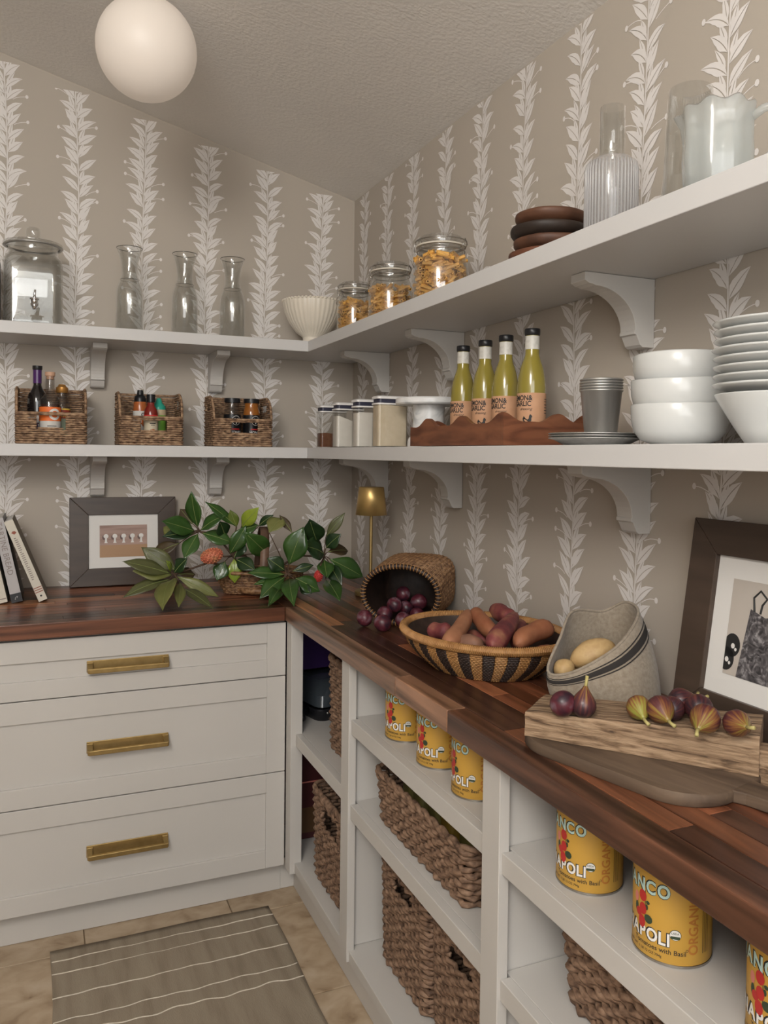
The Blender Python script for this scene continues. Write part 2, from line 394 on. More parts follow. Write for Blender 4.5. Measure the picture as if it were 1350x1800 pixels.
# ================================================================ butcher block worktops
PAL = [(.070,.029,.018),(.115,.043,.024),(.17,.062,.032),(.23,.082,.040),(.30,.112,.052),(.42,.19,.09),(.105,.045,.028),(.14,.050,.024),(.062,.027,.017),(.20,.075,.036)]
def staves(root, x0, x1, y0, y1, along, rows, first=None, seed=1):
    R = random.Random(seed)
    lo, hi = (x0, x1) if along == 'x' else (y0, y1); a0, a1 = (y0, y1) if along == 'x' else (x0, x1)
    w = (a1-a0)/rows
    for k in range(rows):
        if k == 0 and first: cuts = first
        else:
            cuts = []; p = hi+R.uniform(0,.3)
            while p > lo:
                q = p-R.uniform(.38,.95); cuts.append((min(p, hi), max(q, lo), None)); p = q
        for p, q, c in cuts:
            if p-q < .01: continue
            L = (p-q)/2-.0003; m = MB().box(-L, L, -w/2+.00025, w/2-.00025, -TC, 0)
            o = m.build('stave', WALNUT, root, bevel=.0009 if k else .0022, fix=False)
            mid = (p+q)/2; aa = a0+(k+.5)*w
            if along == 'x': o.location = (mid, aa, ZC)
            else: o.location = (aa, mid, ZC); o.rotation_euler = (0,0,PI/2)
            o.color = (*(c or R.choice(PAL)), 1)
wt = thing('butcher_block_worktop', 'walnut butcher block worktop over the drawers along the back wall', 'worktop')
staves(wt, XL+.003, -DCR-.0008, -DCL, -.003, 'x', 15, first=[(-DCR-.0008,-1.45,(.13,.050,.026)),(-1.45,XL+.003,(.11,.04,.02))], seed=5)
wt2 = thing('butcher_block_worktop', 'walnut butcher block worktop over the open shelves along the right wall', 'worktop')
staves(wt2, -DCR, -.003, -2.9, -.003, 'y', 11, first=[(-.003,-.62,(.10,.04,.02)),(-.62,-1.43,(.24,.135,.085)),(-1.43,-1.66,(.27,.145,.088)),(-1.66,-2.9,(.105,.045,.026))], seed=9)

# ================================================================ drawer cabinet
def shaker(root, x0, x1, z0, z1, px0, px1, pz0, pz1):
    y = -.6026; d = bpy.data.objects.new('drawer', None)
    m = MB()
    m.box(x0,px0,y,y+.02,z0,z1).box(px1,x1,y,y+.02,z0,z1).box(px0,px1,y,y+.02,z0,pz0).box(px0,px1,y,y+.02,pz1,z1)
    dr = m.build('drawer', WHITE, root, bevel=.0012, fix=False)
    MB().box(px0-.001,px1+.001,y+.008,y+.018,pz0-.001,pz1+.001).build('recessed_panel', WHITE, dr, fix=False)
    return dr
def handle(par, cx, cz):
    y = -.5946; m = MB()
    m.box(cx-.110,cx+.110,y-.0035,y,cz-.016,cz+.016)
    for s in (-1, 1):
        x = cx+s*.1015
        m.box(x-.0085,x+.0085,y-.010,y-.003,cz-.014,cz+.013)
        m.prism([(x-.007,y-.009,cz-.012),(x-.007,y-.009,cz+.011),(x-.007,y-.030,cz-.001),(x-.007,y-.030,cz-.013)], (.014,0,0))
    m.box(cx-.106,cx+.106,y-.033,y-.024,cz-.0135,cz-.0005)
    h = m.build('drawer_pull', BRASS, par, bevel=.0013); h['label'] = 'aged brass bar pull with square ends'
def drawer_cabinet(label):
    t = thing('drawer_cabinet', label, 'cabinet')
    MB().box(-1.348,-.436,-.581,-.006,.10,ZC-TC-.001).build('body', WHITE, t)
    MB().box(-1.348,-.436,-.5533,-.5433,.001,.099).build('toe_kick', WHITE, t)
    for z0, z1, p0, p1 in ((.6815,.841,.732,.782),(.3895,.6785,.445,.619),(.0996,.3865,.154,.329)):
        d = shaker(t, -1.346, -.4375, z0, z1, -1.288, -.495, p0, p1)
        handle(d, -.8915, (p0+p1)/2)
    return t
dc = drawer_cabinet('white shaker cabinet of three drawers with brass pulls under the left worktop')
c2 = copy_tree(dc, label='white shaker drawer cabinet farther left along the back wall', loc=(-.916,0,0))

# ================================================================ open shelf cabinet on the right
FX = -.425
oc = thing('open_shelf_cabinet', 'white open cubby cabinet with baskets and cans under the right worktop', 'cabinet')
def cpart(name, *b, bevel=.0012): return MB().box(*b).build(name, WHITE, oc, bevel=bevel, fix=False)
ZT = ZC-TC-.0015
cpart('corner_post', -.4345,-.398,-.652,-.6035,.092,ZT)
cpart('stile', FX,-.405,-1.112,-1.060,.098,ZT); cpart('stile', FX,-.405,-1.812,-1.757,.098,ZT); cpart('stile', FX,-.405,-2.56,-2.505,.098,ZT)
for y in (-1.096,-1.796,-2.545): cpart('divider', -.405,-.03,y,y+.02,.126,ZT)
cpart('back_panel', -.03,-.008,-2.56,-.012,.10,ZT)
cpart('side_panel', -.40,-.03,-.014,-.004,.126,ZT)
cpart('top_rail', -.405,-.385,-2.5,-.65,ZT-.006,ZT)
cpart('bottom_shelf', FX+.006,-.03,-2.55,-.004,.096,.125)
cpart('toe_kick', -.392,-.377,-2.55,-.5535,.001,.096)
cpart('corner_kick', -.4355,-.377,-.5533,-.5433,.001,.096)
for y0, y1, z in ((-1.076,-.015,.514),(-1.776,-1.096,.701),(-1.776,-1.096,.490),(-2.525,-1.796,.697),(-2.525,-1.796,.485)):
    yy0 = max(y0, -2.525)
    s = cpart('shelf', FX+.026,-.03,y0+.001,y1-.001,z-.019,z)
    f0 = {(-1.076):-1.0605, (-1.776):-1.757, (-2.525):-2.506}[y0]; f1 = {(-.015):-.652, (-1.096):-1.112, (-1.796):-1.812}[y1]
    MB().box(FX+.006,FX+.026,f0,f1,z-.036,z).build('shelf_lipping', WHITE, s, bevel=.0012, fix=False)

# ================================================================ rug
RUGM = noise_mat('taupe_flatweave', [(.22,.175,.125),(.275,.225,.165),(.30,.25,.185)], (30,4,30), detail=5, rough=.95, bump=.5, bscale=(420,160,100), dist=.002)
RUGL = noise_mat('cream_yarn', [(.56,.50,.41),(.66,.60,.50)], (200,200,200), rough=.95)
rug = thing('rug', 'taupe flatweave rug with thin cream stripes on the tiled floor', 'rug', (-.79,-1.2,0))
R = random.Random(3)
nx = 40; x0, x1, yt, yb = -.303, .298, .567, -.75
vs = []; top = []; n2 = 60
for j in range(n2+1):
    for i in range(nx+1):
        x = x0+(x1-x0)*i/nx; y = yt+(yb-yt)*j/n2
        z = .0042+.0007*math.sin(x*9+y*4)+.0005*math.sin(y*17)
        if i in (0,nx) or j in (0,n2): x += .0025*math.sin(y*13+x*11); y += .002*math.sin(x*15)
        vs.append((x,y,z))
fs = [(j*(nx+1)+i,(j+1)*(nx+1)+i,(j+1)*(nx+1)+i+1,j*(nx+1)+i+1) for j in range(n2) for i in range(nx)]
o = MB().add(vs, fs).build('rug_body', RUGM, rug, smooth=True)
mm = o.modifiers.new('thick','SOLIDIFY'); mm.thickness = .0035; mm.offset = -1
for yy, w, d in ((-.684,.0040,.004),(-.741,.0036,.004),(-.837,.0040,.005),(-.929,.0026,.007),(-.983,.0040,.012),(-1.30,.004,.006),(-1.38,.004,.006),(-1.62,.004,.006)):
    pts = [(x0+.002+(x1-x0-.004)*i/60, yy+1.2+d*.35*math.sin(i*.31+yy*40)+d*.25*math.sin(i*.77+yy*90), .0058) for i in range(61)]
    vs = []
    for i, p in enumerate(pts):
        ww = w*(.85+.3*R.random()); vs += [(p[0],p[1]-ww/2,.0044),(p[0],p[1],.0062),(p[0],p[1]+ww/2,.0044)]
    fs = []
    for i in range(60): fs += [(3*i,3*i+3,3*i+4,3*i+1),(3*i+1,3*i+4,3*i+5,3*i+2)]
    MB().add(vs, fs).build('stripe', RUGL, rug, smooth=True)

# ================================================================ globe lamp
GL = (-.869,-.780,2.378)
gt = thing('pendant_light', 'white opal glass globe ceiling light', 'lamp', GL)
OPAL = mat('opal_glass', (.60,.55,.50), .45, emit=(1.0,.82,.66), estr=.20)
MB().ellipsoid((0,0,0), .125,.125,.125, 48, 32).build('globe_shade', OPAL, gt, smooth=True)
MB().lathe([(0,.118),(.034,.118),(.036,.124),(.036,.140),(.020,.146),(.012,.15),(.012,ceil_z(GL[0])-GL[2]+.02),(0,ceil_z(GL[0])-GL[2]+.02)], 24).build('stem', BRASS, gt, smooth=True, angle=40)
# ================================================================ upper shelf, back wall
def carafe_prof(t=.0028):
    o = [(0,0),(.040,0),(.0432,.004),(.0432,.120),(.0425,.138),(.038,.157),(.030,.178),(.0262,.196),(.0258,.210),(.0285,.235),(.034,.260),(.0415,.281)]
    i = [(r-t, z) for r, z in o[::-1] if r > .01]
    i = [(r, max(z, .006)) for r, z in i]
    return o+[(.0405,.2825)]+i+[(0,.006)]
EDGEG = glass_mat('thick_edge_glass', (.50,.50,.49), .03, 1.6)
lipm = MB().tube([(.0412*math.cos(2*PI*i/40),.0412*math.sin(2*PI*i/40),.2822) for i in range(40)], .0013, 6, closed=True).mesh('lip', EDGEG, True)
shm = MB().tube([(.0300*math.cos(2*PI*i/40),.0300*math.sin(2*PI*i/40),.178) for i in range(40)], .0007, 5, closed=True).mesh('shoulder_ring', EDGEG, True)
cm = MB().lathe(carafe_prof(), 40).mesh('carafe', GLASS, True)
for x, lb in ((-.848,'clear glass carafe with flared lip, the one nearest the dispenser'), (-.668,'clear glass carafe with flared lip, middle of the three'), (-.505,'clear glass carafe with flared lip, the one nearest the footed bowl')):
    t = thing('glass_carafe', lb, 'carafe', (x,-.140,ZU+.0004), 0, 'glass carafes on the upper shelf')
    link('carafe_body', cm, t); link('lip', lipm, t); link('shoulder_ring', shm, t)
# beverage dispenser
def srect(w, d, r, n=6):
    P = []
    for cx, cy, a0 in ((w-r,d-r,0),(-w+r,d-r,90),(-w+r,-d+r,180),(w-r,-d+r,270)):
        for i in range(n+1): a = math.radians(a0+90*i/n); P.append((cx+r*math.cos(a), cy+r*math.sin(a)))
    return P
def circ_like(rad, n=28):
    return [(rad*math.cos(math.radians(45/7*0+360*(i+.0)/n)), rad*math.sin(math.radians(360*i/n))) for i in range(n)]
dt = thing('beverage_dispenser', 'square glass drinks dispenser with round lid and chrome tap', 'dispenser', (-1.140,-.138,ZU+.0005))
sec = [(.0,.082,.028),(.004,.0855,.03),(.185,.0855,.03),(.205,.083,.034),(.218,.078,.06),(.226,.074,.0739),(.250,.073,.0729),(.256,.077,.0769)]
outer = [[(x,y,z) for x, y in srect(w,w,min(r,w-.0001))] for z, w, r in sec]
inner = [[(x,y,max(z,.007)) for x, y in srect(w-.004,w-.004,min(max(r-.004,.02),w-.0041))] for z, w, r in sec[::-1]]
MB().rings(outer+inner).build('jar_body', GLASS, dt, smooth=True, angle=50)
MB().lathe([(0,.270),(.010,.272),(.013,.276),(.020,.281),(.022,.300),(.0215,.309),(.017,.314),(0,.3145)],28).build('lid_knob', GLASS, dt, smooth=True)
MB().lathe([(0,.2575),(.086,.2575),(.0885,.260),(.0885,.263),(.080,.266),(.045,.270),(.024,.272),(0,.272)],40).build('lid', GLASS, dt, smooth=True, angle=60)
MB().lathe([(.0785,.2520),(.0875,.2522),(.0890,.2545),(.0875,.2568),(.0785,.2568)],40).build('lid_rim', PEWTER, dt, smooth=True)
m = MB(); m.ellipsoid((.004,-.091,.060),.011,.006,.011); m.tube([(.004,-.088,.060),(.004,-.112,.060)],.0065,12); m.ellipsoid((.004,-.114,.066),.0095,.009,.010)
m.tube([(.004,-.114,.066),(.004,-.114,.040)],.0055,12); m.tube([(.004,-.114,.072),(.0045,-.118,.083),(.006,-.123,.099)],[.005,.0035,.003],10)
m.lathe([(0,0),(.013,0),(.013,.004),(0,.004)],20,(.004,-.114,.070)).build('tap', CHROME, dt, smooth=True)
# dark item at the left picture edge
kb = thing('book', 'dark book standing left of the glass dispenser', 'book', (-1.252,-.135,ZU+.0005))
MB().box(-.016,.016,-.095,.095,0,.205).build('cover', mat('oxblood_cover', (.045,.018,.014), .35), kb, bevel=.0015)
MB().box(-.0125,.0125,-.092,.0955,.003,.2055).build('pages', PAPERW, kb)
# footed bowl
fb = thing('footed_bowl', 'cream fluted footed bowl in the shelf corner', 'bowl', (-.218,-.158,ZU+.0005))
prof = [(0,.0),(.040,0),(.043,.003),(.040,.010),(.034,.020),(.036,.028),(.058,.045),(.083,.080),(.098,.115),(.105,.148),(.107,.156),(.104,.158),(.098,.147),(.088,.113),(.068,.078),(.045,.048),(0,.036)]
MB().lathe(prof, 144, flute=lambda a, z: (.030*abs(math.sin(a*18)) if .03 < z < .15 else 0)).build('bowl_body', CREAM, fb, smooth=True)
m = MB()
for i in range(48): a = 2*PI*i/48; m.ellipsoid((.1062*math.cos(a),.1062*math.sin(a),.155), .0056,.0056,.0042, 8, 5)
m.build('beaded_rim', CREAM, fb, smooth=True)

# ================================================================ upper shelf, right wall
PASTA = noise_mat('dry_pasta', [(.62,.30,.055),(.74,.43,.12)], (50,50,50), rough=.5, rand=30)
def pasta_tube(seed):
    R = random.Random(seed); L = R.uniform(.030,.040); r = .0052; n = 10
    o = [[(x,(rr)*math.cos(2*PI*i/n),(rr)*math.sin(2*PI*i/n)) for i in range(n)] for x, rr in ((-L/2,r),(L/2,r),(L/2,r*.72),(-L/2,r*.72))]
    o.append(o[0]); return MB().rings(o, False, False).mesh('pasta_tube', PASTA, True, 50)
PT = [pasta_tube(i) for i in range(3)]
WIRE = mat('steel_wire', (.45,.44,.42), .25, 1)
def clip_jar(loc, R0, H, label, fill, seed):
    t = thing('clip_top_jar', label, 'jar', loc, math.radians(-62), 'clip top pasta jars')
    w = .0035; hb = H-.052; rn = R0*.83
    o = [(0,0),(R0*.86,0),(R0*.97,.008),(R0,.022),(R0,hb*.66),(R0*.965,hb*.80),(R0*.88,hb*.92),(rn,hb),(rn,hb+.012),(rn+.004,hb+.014),(rn+.004,hb+.020)]
    i = [(r-w, max(z,.006)) for r, z in o[::-1] if r > .01]
    MB().lathe(o+i+[(0,.006)], 40).build('jar_body', GLASS, t, smooth=True)
    MB().lathe([(rn-.004,hb+.0195),(rn+.0052,hb+.0195),(rn+.0052,hb+.0235),(rn-.004,hb+.0235)],36).build('rubber_seal', mat('seal', (.55,.50,.42), .6), t, smooth=True, angle=40)
    MB().lathe([(0,hb+.030),(rn-.008,hb+.030),(rn-.005,hb+.024),(rn+.004,hb+.024),(rn+.005,hb+.030),(rn+.005,hb+.038),(rn-.002,hb+.045),(rn-.012,hb+.047),(0,hb+.040)],40).build('lid', GLASS, t, smooth=True, angle=60)
    m = MB()
    for z, dr in ((hb+.0335,.0072),(hb+.0085,.0022)):
        m.tube([((rn+dr)*math.cos(2*PI*k/40),(rn+dr)*math.sin(2*PI*k/40),z) for k in range(40)], .0014, 6, closed=True)
    # clasp, on the -x side
    c = -(rn+.007)
    m.tube([(c,-.013,hb+.008),(c-.010,-.013,hb+.020),(c-.011,-.011,hb+.036),(c-.004,-.010,hb+.048),(c+.004,0,hb+.049),(c-.004,.010,hb+.048),(c-.011,.011,hb+.036),(c-.010,.013,hb+.020),(c,.013,hb+.008)], .0013, 6)
    m.tube([(c,-.009,hb+.010),(c-.013,-.009,hb+.004),(c-.020,-.006,hb-.012),(c-.021,0,hb-.018),(c-.020,.006,hb-.012),(c-.013,.009,hb+.004),(c,.009,hb+.010)], .0013, 6)
    m.tube([(-c,-.010,hb+.010),(-c+.009,-.008,hb+.020),(-c+.007,0,hb+.034),(-c+.009,.008,hb+.020),(-c,.010,hb+.010)], .0013, 6)
    m.build('wire_clasp', WIRE, t, smooth=True)
    # pasta pieces: a countless heap inside
    Rr = random.Random(seed); mb = MB(); zt = fill
    n = int(240*(R0/.06)**2*zt/.09)
    for k in range(n):
        z = .013+Rr.random()*(zt-.013); rad = (R0-.012)*math.sqrt(Rr.uniform(.35,1)); a = Rr.uniform(0,2*PI)
        yaw = a+PI/2+Rr.gauss(0,.5); tilt = Rr.gauss(0,.35); L = Rr.uniform(.026,.036); rr = .0050
        d = Vector((math.cos(yaw)*math.cos(tilt), math.sin(yaw)*math.cos(tilt), math.sin(tilt)))
        rad = min(rad, math.sqrt(max((R0-.010)**2-(L*.42)**2, 1e-5)))
        c0 = Vector((rad*math.cos(a), rad*math.sin(a), z+(.012*Rr.random() if z > zt-.015 else 0)))
        u = d.orthogonal().normalized(); v = d.cross(u)
        rg = [[c0+d*x+(u*math.cos(2*PI*i/6)+v*math.sin(2*PI*i/6))*q for i in range(6)] for x, q in ((-L/2,rr*.6),(-L/2,rr),(L/2,rr),(L/2,rr*.6))]
        mb.rings(rg, False, False)
    p = mb.build('pasta', PASTA, t, smooth=True, angle=50, fix=False); tag(p, kind='stuff', label='dry penne pasta')
    return t
clip_jar((-.165,-.440,ZU+.0005), .058, .180, 'smallest clip top glass jar of pasta, beside the footed bowl', .105, 1)
clip_jar((-.160,-.728,ZU+.0005), .066, .182, 'clip top glass jar of pasta between the two other pasta jars', .098, 2)
clip_jar((-.155,-1.045,ZU+.0005), .073, .183, 'largest clip top glass jar of penne, nearest the wooden plates', .118, 3)
# wooden plates
WD = [noise_mat('plate_wood_%d' % i, c, (14,5,20), detail=6, rough=.55, bump=.3, dist=.002, rand=20) for i, c in enumerate(([(.025,.012,.008),(.085,.035,.018),(.14,.06,.03)],[(.014,.009,.007),(.035,.021,.014)],[(.04,.015,.009),(.125,.045,.022),(.16,.06,.028)]))]
def wood_plate(z, r, h, m, label, dx, dy, seed):
    t = tag(MB().lathe([(0,0),(r*.55,0),(r*.78,h*.14),(r*.93,h*.42),(r*.995,h*.66),(r,h*.86),(r*.985,h*.97),(r*.955,h),(r*.93,h*.96),(r*.80,h*.74),(0,h*.62)], 40,
        flute=lambda a, zz: .022*math.sin(2*a+seed)+.014*math.sin(3*a+seed*2)+.008*math.sin(7*a+seed)).build('wooden_plate', m, None, smooth=True), label, 'plate', 'stacked wooden plates')
    t.location = (-.145+dx,-1.522+dy,z); t.rotation_euler = (math.radians(rnd.uniform(-1.2,1.2)), math.radians(rnd.uniform(-1,1)), seed)
zz = ZU+.0008
wood_plate(zz, .084,.031, WD[2], 'reddish round wooden plate at the bottom of the wooden stack', .0,.004, 1.0)
wood_plate(zz+.024,.078,.031, WD[0], 'brown round wooden plate, second from the bottom of the wooden stack', .0,-.003, 2.1)
wood_plate(zz+.051,.078,.031, WD[1], 'blackened round wooden plate, third in the wooden stack', -.003,.002, 3.3)
wood_plate(zz+.079,.074,.030, WD[0], 'brown round wooden plate on top of the wooden stack', .002,0, 4.2)
# ribbed carafe
rc = thing('ribbed_carafe', 'ribbed glass carafe with a narrow straight neck beside the wooden plates', 'carafe', (-.150,-1.722,ZU+.0006))
o_ = [(0,0),(.043,0),(.0465,.004),(.0465,.138),(.044,.150),(.034,.158),(.0235,.162)]; w = .003
MB().lathe(o_+[(r-w,max(z-.001,.006)) for r, z in o_[::-1] if r > .01]+[(0,.006)], 64, flute=None).build('ribbed_body', glass_mat('ribbed_glass', (.95,.945,.945), .08, 1.45, .24, (.75,.74,.74)), rc, smooth=True)
o_ = [(.0235,.163),(.0232,.168),(.0230,.252)]
MB().lathe(o_+[(r-.0022,z) for r, z in o_[::-1]]+[o_[0]], 40).build('neck', GLASS, rc, smooth=True)
m = MB()
for i in range(44): a = 2*PI*i/44; m.tube([(.0472*math.cos(a),.0472*math.sin(a),.005),(.0472*math.cos(a),.0472*math.sin(a),.136),(.0448*math.cos(a),.0448*math.sin(a),.148)], .0016, 5)
m.build('ribs', glass_mat('rib_glass', (.93,.93,.93), .08, 1.5, .55, (.80,.79,.79)), rc, smooth=True, fix=False)
# tall decanter
td = [(0,0),(.068,0),(.072,.004),(.066,.012),(.052,.022),(.044,.036),(.0405,.07),(.0385,.13),(.0345,.215)]
o = MB().lathe(td+[(r-.0028,max(z+.002,.006)) for r, z in td[::-1] if r > .01]+[(0,.006)], 48).build('glass_decanter', GLASS, None, smooth=True)
o.location = (-.135,-1.900,ZU+.0006); tag(o, 'tall clear glass decanter with a wide flat base behind the glass pitcher', 'decanter')
# scalloped pitcher
def pitcher(loc, R0, H, label, rz):
    t = thing('glass_pitcher', label, 'pitcher', loc, rz)
    Rg = []; n = 64
    def ring(r, z, wav, sp):
        P = []
        for i in range(n):
            a = 2*PI*i/n; rr = r*(1+.035*math.cos(a*8)); zz = z+wav*(.5+.5*math.cos(a*8))
            da = math.atan2(math.sin(a-PI), math.cos(a-PI)); rr += sp*math.exp(-(da/.35)**2)
            P.append((rr*math.cos(a), rr*math.sin(a), zz))
        return P
    for r, z, wv, sp in ((R0*.88,0,0,0),(R0*.93,.006,0,0),(R0*.97,.03,0,0),(R0,.05,0,0),(R0*.97,H*.6,0,0),(R0*.98,H*.85,.0,.004),(R0*1.03,H*.97,.006,.012),(R0*1.0,H,.006,.011),(R0*.93,H*.86,0,.004),(R0*.91,H*.6,0,0),(R0*.92,.05,0,0),(R0*.8,.014,0,0)):
        Rg.append(ring(r, z, wv, sp))
    MB().rings(Rg).build('pitcher_body', GLASSG, t, smooth=True)
    MB().tube([(R0*.93,0,H*.84),(R0+.012,0,H*.92),(R0+.030,0,H*.94),(R0+.036,0,H*.84),(R0+.034,0,H*.60),(R0+.024,0,H*.36),(R0+.010,0,H*.24),(R0*.95,0,H*.2)], .0062, 12).build('pitcher_handle', GLASSG, t, smooth=True)
    return t
pitcher((-.205,-2.030,ZU+.0006), .0490,.118, 'pale green pressed glass pitcher with scalloped rim and handle', math.radians(-58))
pitcher((-.172,-2.190,ZU+.0006), .0400,.120, 'smaller pressed glass pitcher at the right picture edge', math.radians(-58))

# ================================================================ lower shelf, back wall: woven bins and bottles
def resample(P, step):
    P = [Vector((*p, 0)) if len(p) == 2 else Vector(p) for p in P]; P.append(P[0]); L = [0]
    for a, b in zip(P, P[1:]): L.append(L[-1]+(b-a).length)
    n = max(8, int(round(L[-1]/step/2))*2); out = []; k = 0
    for i in range(n):
        s = L[-1]*i/n
        while L[k+1] < s: k += 1
        out.append(P[k].lerp(P[k+1], (s-L[k])/max(1e-9, L[k+1]-L[k])))
    return out, L[-1]
def weave(mb, perim, z0, z1, pitch, r, amp, step, flare=lambda z: 1.0, top=None, hole=None, seed=0, seg=5, jig=.3):
    R = random.Random(seed); Q, L = resample(perim, step/2); n = len(Q); c = Vector((0,0,0))
    N_ = []
    for i in range(n):
        t = Q[(i+1) % n]-Q[i-1]; N_.append(Vector((t.y,-t.x,0)).normalized())
    rows = int((z1-z0)/pitch)+1
    for k in range(rows):
        z = z0+k*pitch; run = []
        ph = (k % 2)*2
        def flush(rn, closed=False):
            if len(rn) > 2: mb.tube(rn, r*R.uniform(.9,1.08), seg, closed=closed)
        full = True
        for i in range(n):
            ok = not ((top and z > top(Q[i])) or (hole and hole(Q[i], z)))
            d = (1,0,-1,0)[(i+ph) % 4]*amp
            f = flare(z); p = Vector((Q[i].x*f, Q[i].y*f, z+R.uniform(-1,1)*r*jig))+N_[i]*(d+R.uniform(-1,1)*amp*jig)
            if ok: run.append(p)
            else:
                full = False; flush(run); run = []
        flush(run, full)
    return Q, N_
def bin_basket(loc, w, d, hb, hf, hx0, hx1, hz0, hz1, label, seed):
    t = thing('woven_bin', label, 'basket', loc, 0, 'small woven bins')
    per = srect(w/2, d/2, .012, 3)
    def top(q):
        s = (q.y+d/2)/d                                  # 0 front, 1 back
        if s < .06: return hf
        if s > .5: return hb
        k = (s-.06)/.44; return hf+(hb-hf)*math.sqrt(max(0, 1-(1-k)**2))
    hole = lambda q, z: q.y < -d/2+.004 and hx0 < q.x < hx1 and hz0 < z < hz1
    hole2 = lambda q, z: hole(q, z) or (abs(q.x) > w/2-.003 and -.01 < q.y < .045 and hb-.045 < z < hb-.022)
    m = MB(); weave(m, per, .005, hb-.004, .0072, .0037, .0021, .0140, top=top, hole=hole2, seed=seed)
    m.build('woven_wall', RUSH, t, smooth=True, fix=False)
    # rim following the stepped top, and the grip slot edges
    Q, L = resample(per, .006); m = MB()
    m.tube([(q.x,q.y,top(q)+.001) for q in Q], .0044, 7, closed=True)
    m.tube([(hx0,-d/2,hz0),(hx1,-d/2,hz0)], .0036, 6)
    m.tube([(q.x*1.005,q.y*1.005,.004) for q in Q], .0042, 6, closed=True)
    m.build('braided_rim', RUSH, t, smooth=True, fix=False)
    MB().box(-w/2+.006,w/2-.006,-d/2+.006,d/2-.006,.002,.006).build('base', RUSH, t, fix=False)
    return t
YB = -.148
bin_basket((-1.087,YB,ZL+.0006), .200,.176,.176,.094,-.040,.034,.048,.088, 'small woven bin at left holding a tall dark bottle', 1)
bin_basket((-.786,YB,ZL+.0006), .196,.176,.172,.090,-.034,.046,.046,.084, 'small woven bin in the middle holding sauce bottles', 2)
bin_basket((-.484,YB,ZL+.0006), .198,.176,.170,.090,-.042,.042,.044,.082, 'small woven bin at right holding two black label jars', 3)
def bottle(name, label, loc, prof, m, parts, rz=0, seg=28):
    t = thing(name, label, 'bottle', loc, rz)
    MB().lathe(prof, seg).build('bottle_body', m, t, smooth=True, angle=50)
    for nm, pr, mm in parts: MB().lathe(pr, seg).build(nm, mm, t, smooth=True, angle=45)
    return t
def printed(t, name, m, polys, fn):
    mb = MB()
    for p in polys: put(mb, p, fn)
    o = mb.build(name, m, t, fix=False); return o
AMBERG = mat('dark_bottle_glass', (.012,.010,.010), .08, coat=.6)
SMOKE = glass_mat('smoky_glass', (.80,.78,.76), .05, 1.5, .06, (.4,.38,.36))
INKW = mat('white_ink', (.75,.73,.70), .6); INKB = mat('black_ink', (.02,.02,.02), .6)
zb = ZL+.0075
ORANGE = mat('orange_label', (.80,.17,.03), .5); CORK = mat('pale_stopper', (.55,.33,.22), .6); LABW = mat('white_label', (.62,.60,.56), .6)
PURP = mat('purple_foil', (.07,.02,.12), .3, coat=.3); GOLD = mat('gold_cap', (.55,.27,.07), .35, .6); VIOLET = mat('violet_label', (.045,.012,.05), .5)
t = bottle('vinegar_bottle', 'tall dark bottle with purple foil neck in the left bin', (-1.128,-.140,zb),
    [(0,0),(.028,0),(.030,.003),(.030,.130),(.027,.150),(.016,.170),(.0125,.180),(.0125,.240),(0,.240)], AMBERG,
    [('foil_sleeve',[(.0128,.186),(.0133,.186),(.0133,.232),(.0128,.232)],PURP),('cap',[(0,.2415),(.0150,.2415),(.0150,.232),(.0135,.228),(.0128,.228)],BLACK),('label_band',[(.0303,.060),(.0306,.060),(.0306,.083),(.0303,.083)],LABW),('lower_label',[(.0303,.014),(.0306,.014),(.0306,.0595),(.0303,.0595)],VIOLET)])
printed(t, 'label_lettering', INKW, [text_poly('MA', .012, .02, 'CENTER'), shift(text_poly('OL', .012, .0, 'CENTER'), .003, .055)], cyl(.0312, -PI/2+.35, .048))
t = bottle('vinegar_bottle', 'square shouldered bottle with orange and white label in the left bin', (-1.091,-.188,zb),
    [(0,0),(.030,0),(.0315,.003),(.0315,.122),(.028,.136),(.017,.150),(.0135,.160),(.0130,.205),(0,.205)], SMOKE,
    [('contents',[(0,.004),(.0285,.004),(.0285,.118),(0,.118)],mat('dark_vinegar',(.05,.015,.01),.2)),('stopper',[(0,.219),(.0150,.219),(.0150,.207),(.0118,.206),(.0118,.196),(0,.196)],CORK),('orange_label',[(.0318,.065),(.0322,.065),(.0322,.109),(.0318,.109)],ORANGE),('white_label',[(.0318,.018),(.0322,.018),(.0322,.0648),(.0318,.0648)],LABW)])
printed(t, 'ring_emblem', INKW, [ringp(.0105,.0180,28)], cyl(.0326, -PI/2+.42, .086))
printed(t, 'label_lettering', INKB, [rect(-.012,.016,0,.0022,6), rect(-.012,.012,-.005,-.0035,5), rect(-.012,.009,-.012,-.009,5)], cyl(.0326, -PI/2+.1, .048))
t = bottle('sauce_bottle', 'small clear bottle with gold cap in the left bin', (-1.055,-.135,zb),
    [(0,0),(.0235,0),(.025,.003),(.025,.110),(.0235,.128),(.0165,.145),(.0160,.160),(0,.160)], SMOKE,
    [('cap',[(0,.186),(.010,.186),(.013,.180),(.0185,.176),(.0185,.161),(.0155,.158),(0,.158)],GOLD),('label_band',[(.0253,.076),(.0256,.076),(.0256,.103),(.0253,.103)],mat('red_yellow_label',(.30,.05,.03),.5)),('label_gold',[(.0253,.1032),(.0257,.1032),(.0257,.108),(.0253,.108)],mat('yellow_label',(.75,.5,.08),.5)),('lower_label',[(.0253,.02),(.0256,.02),(.0256,.0757),(.0253,.0757)],mat('sage_label',(.30,.36,.25),.5))])
printed(t, 'label_lettering', MATS['yellow_label'], [text_poly('TIKO', .020, .01, 'CENTER')], cyl(.0260, -PI/2+.25, .080))
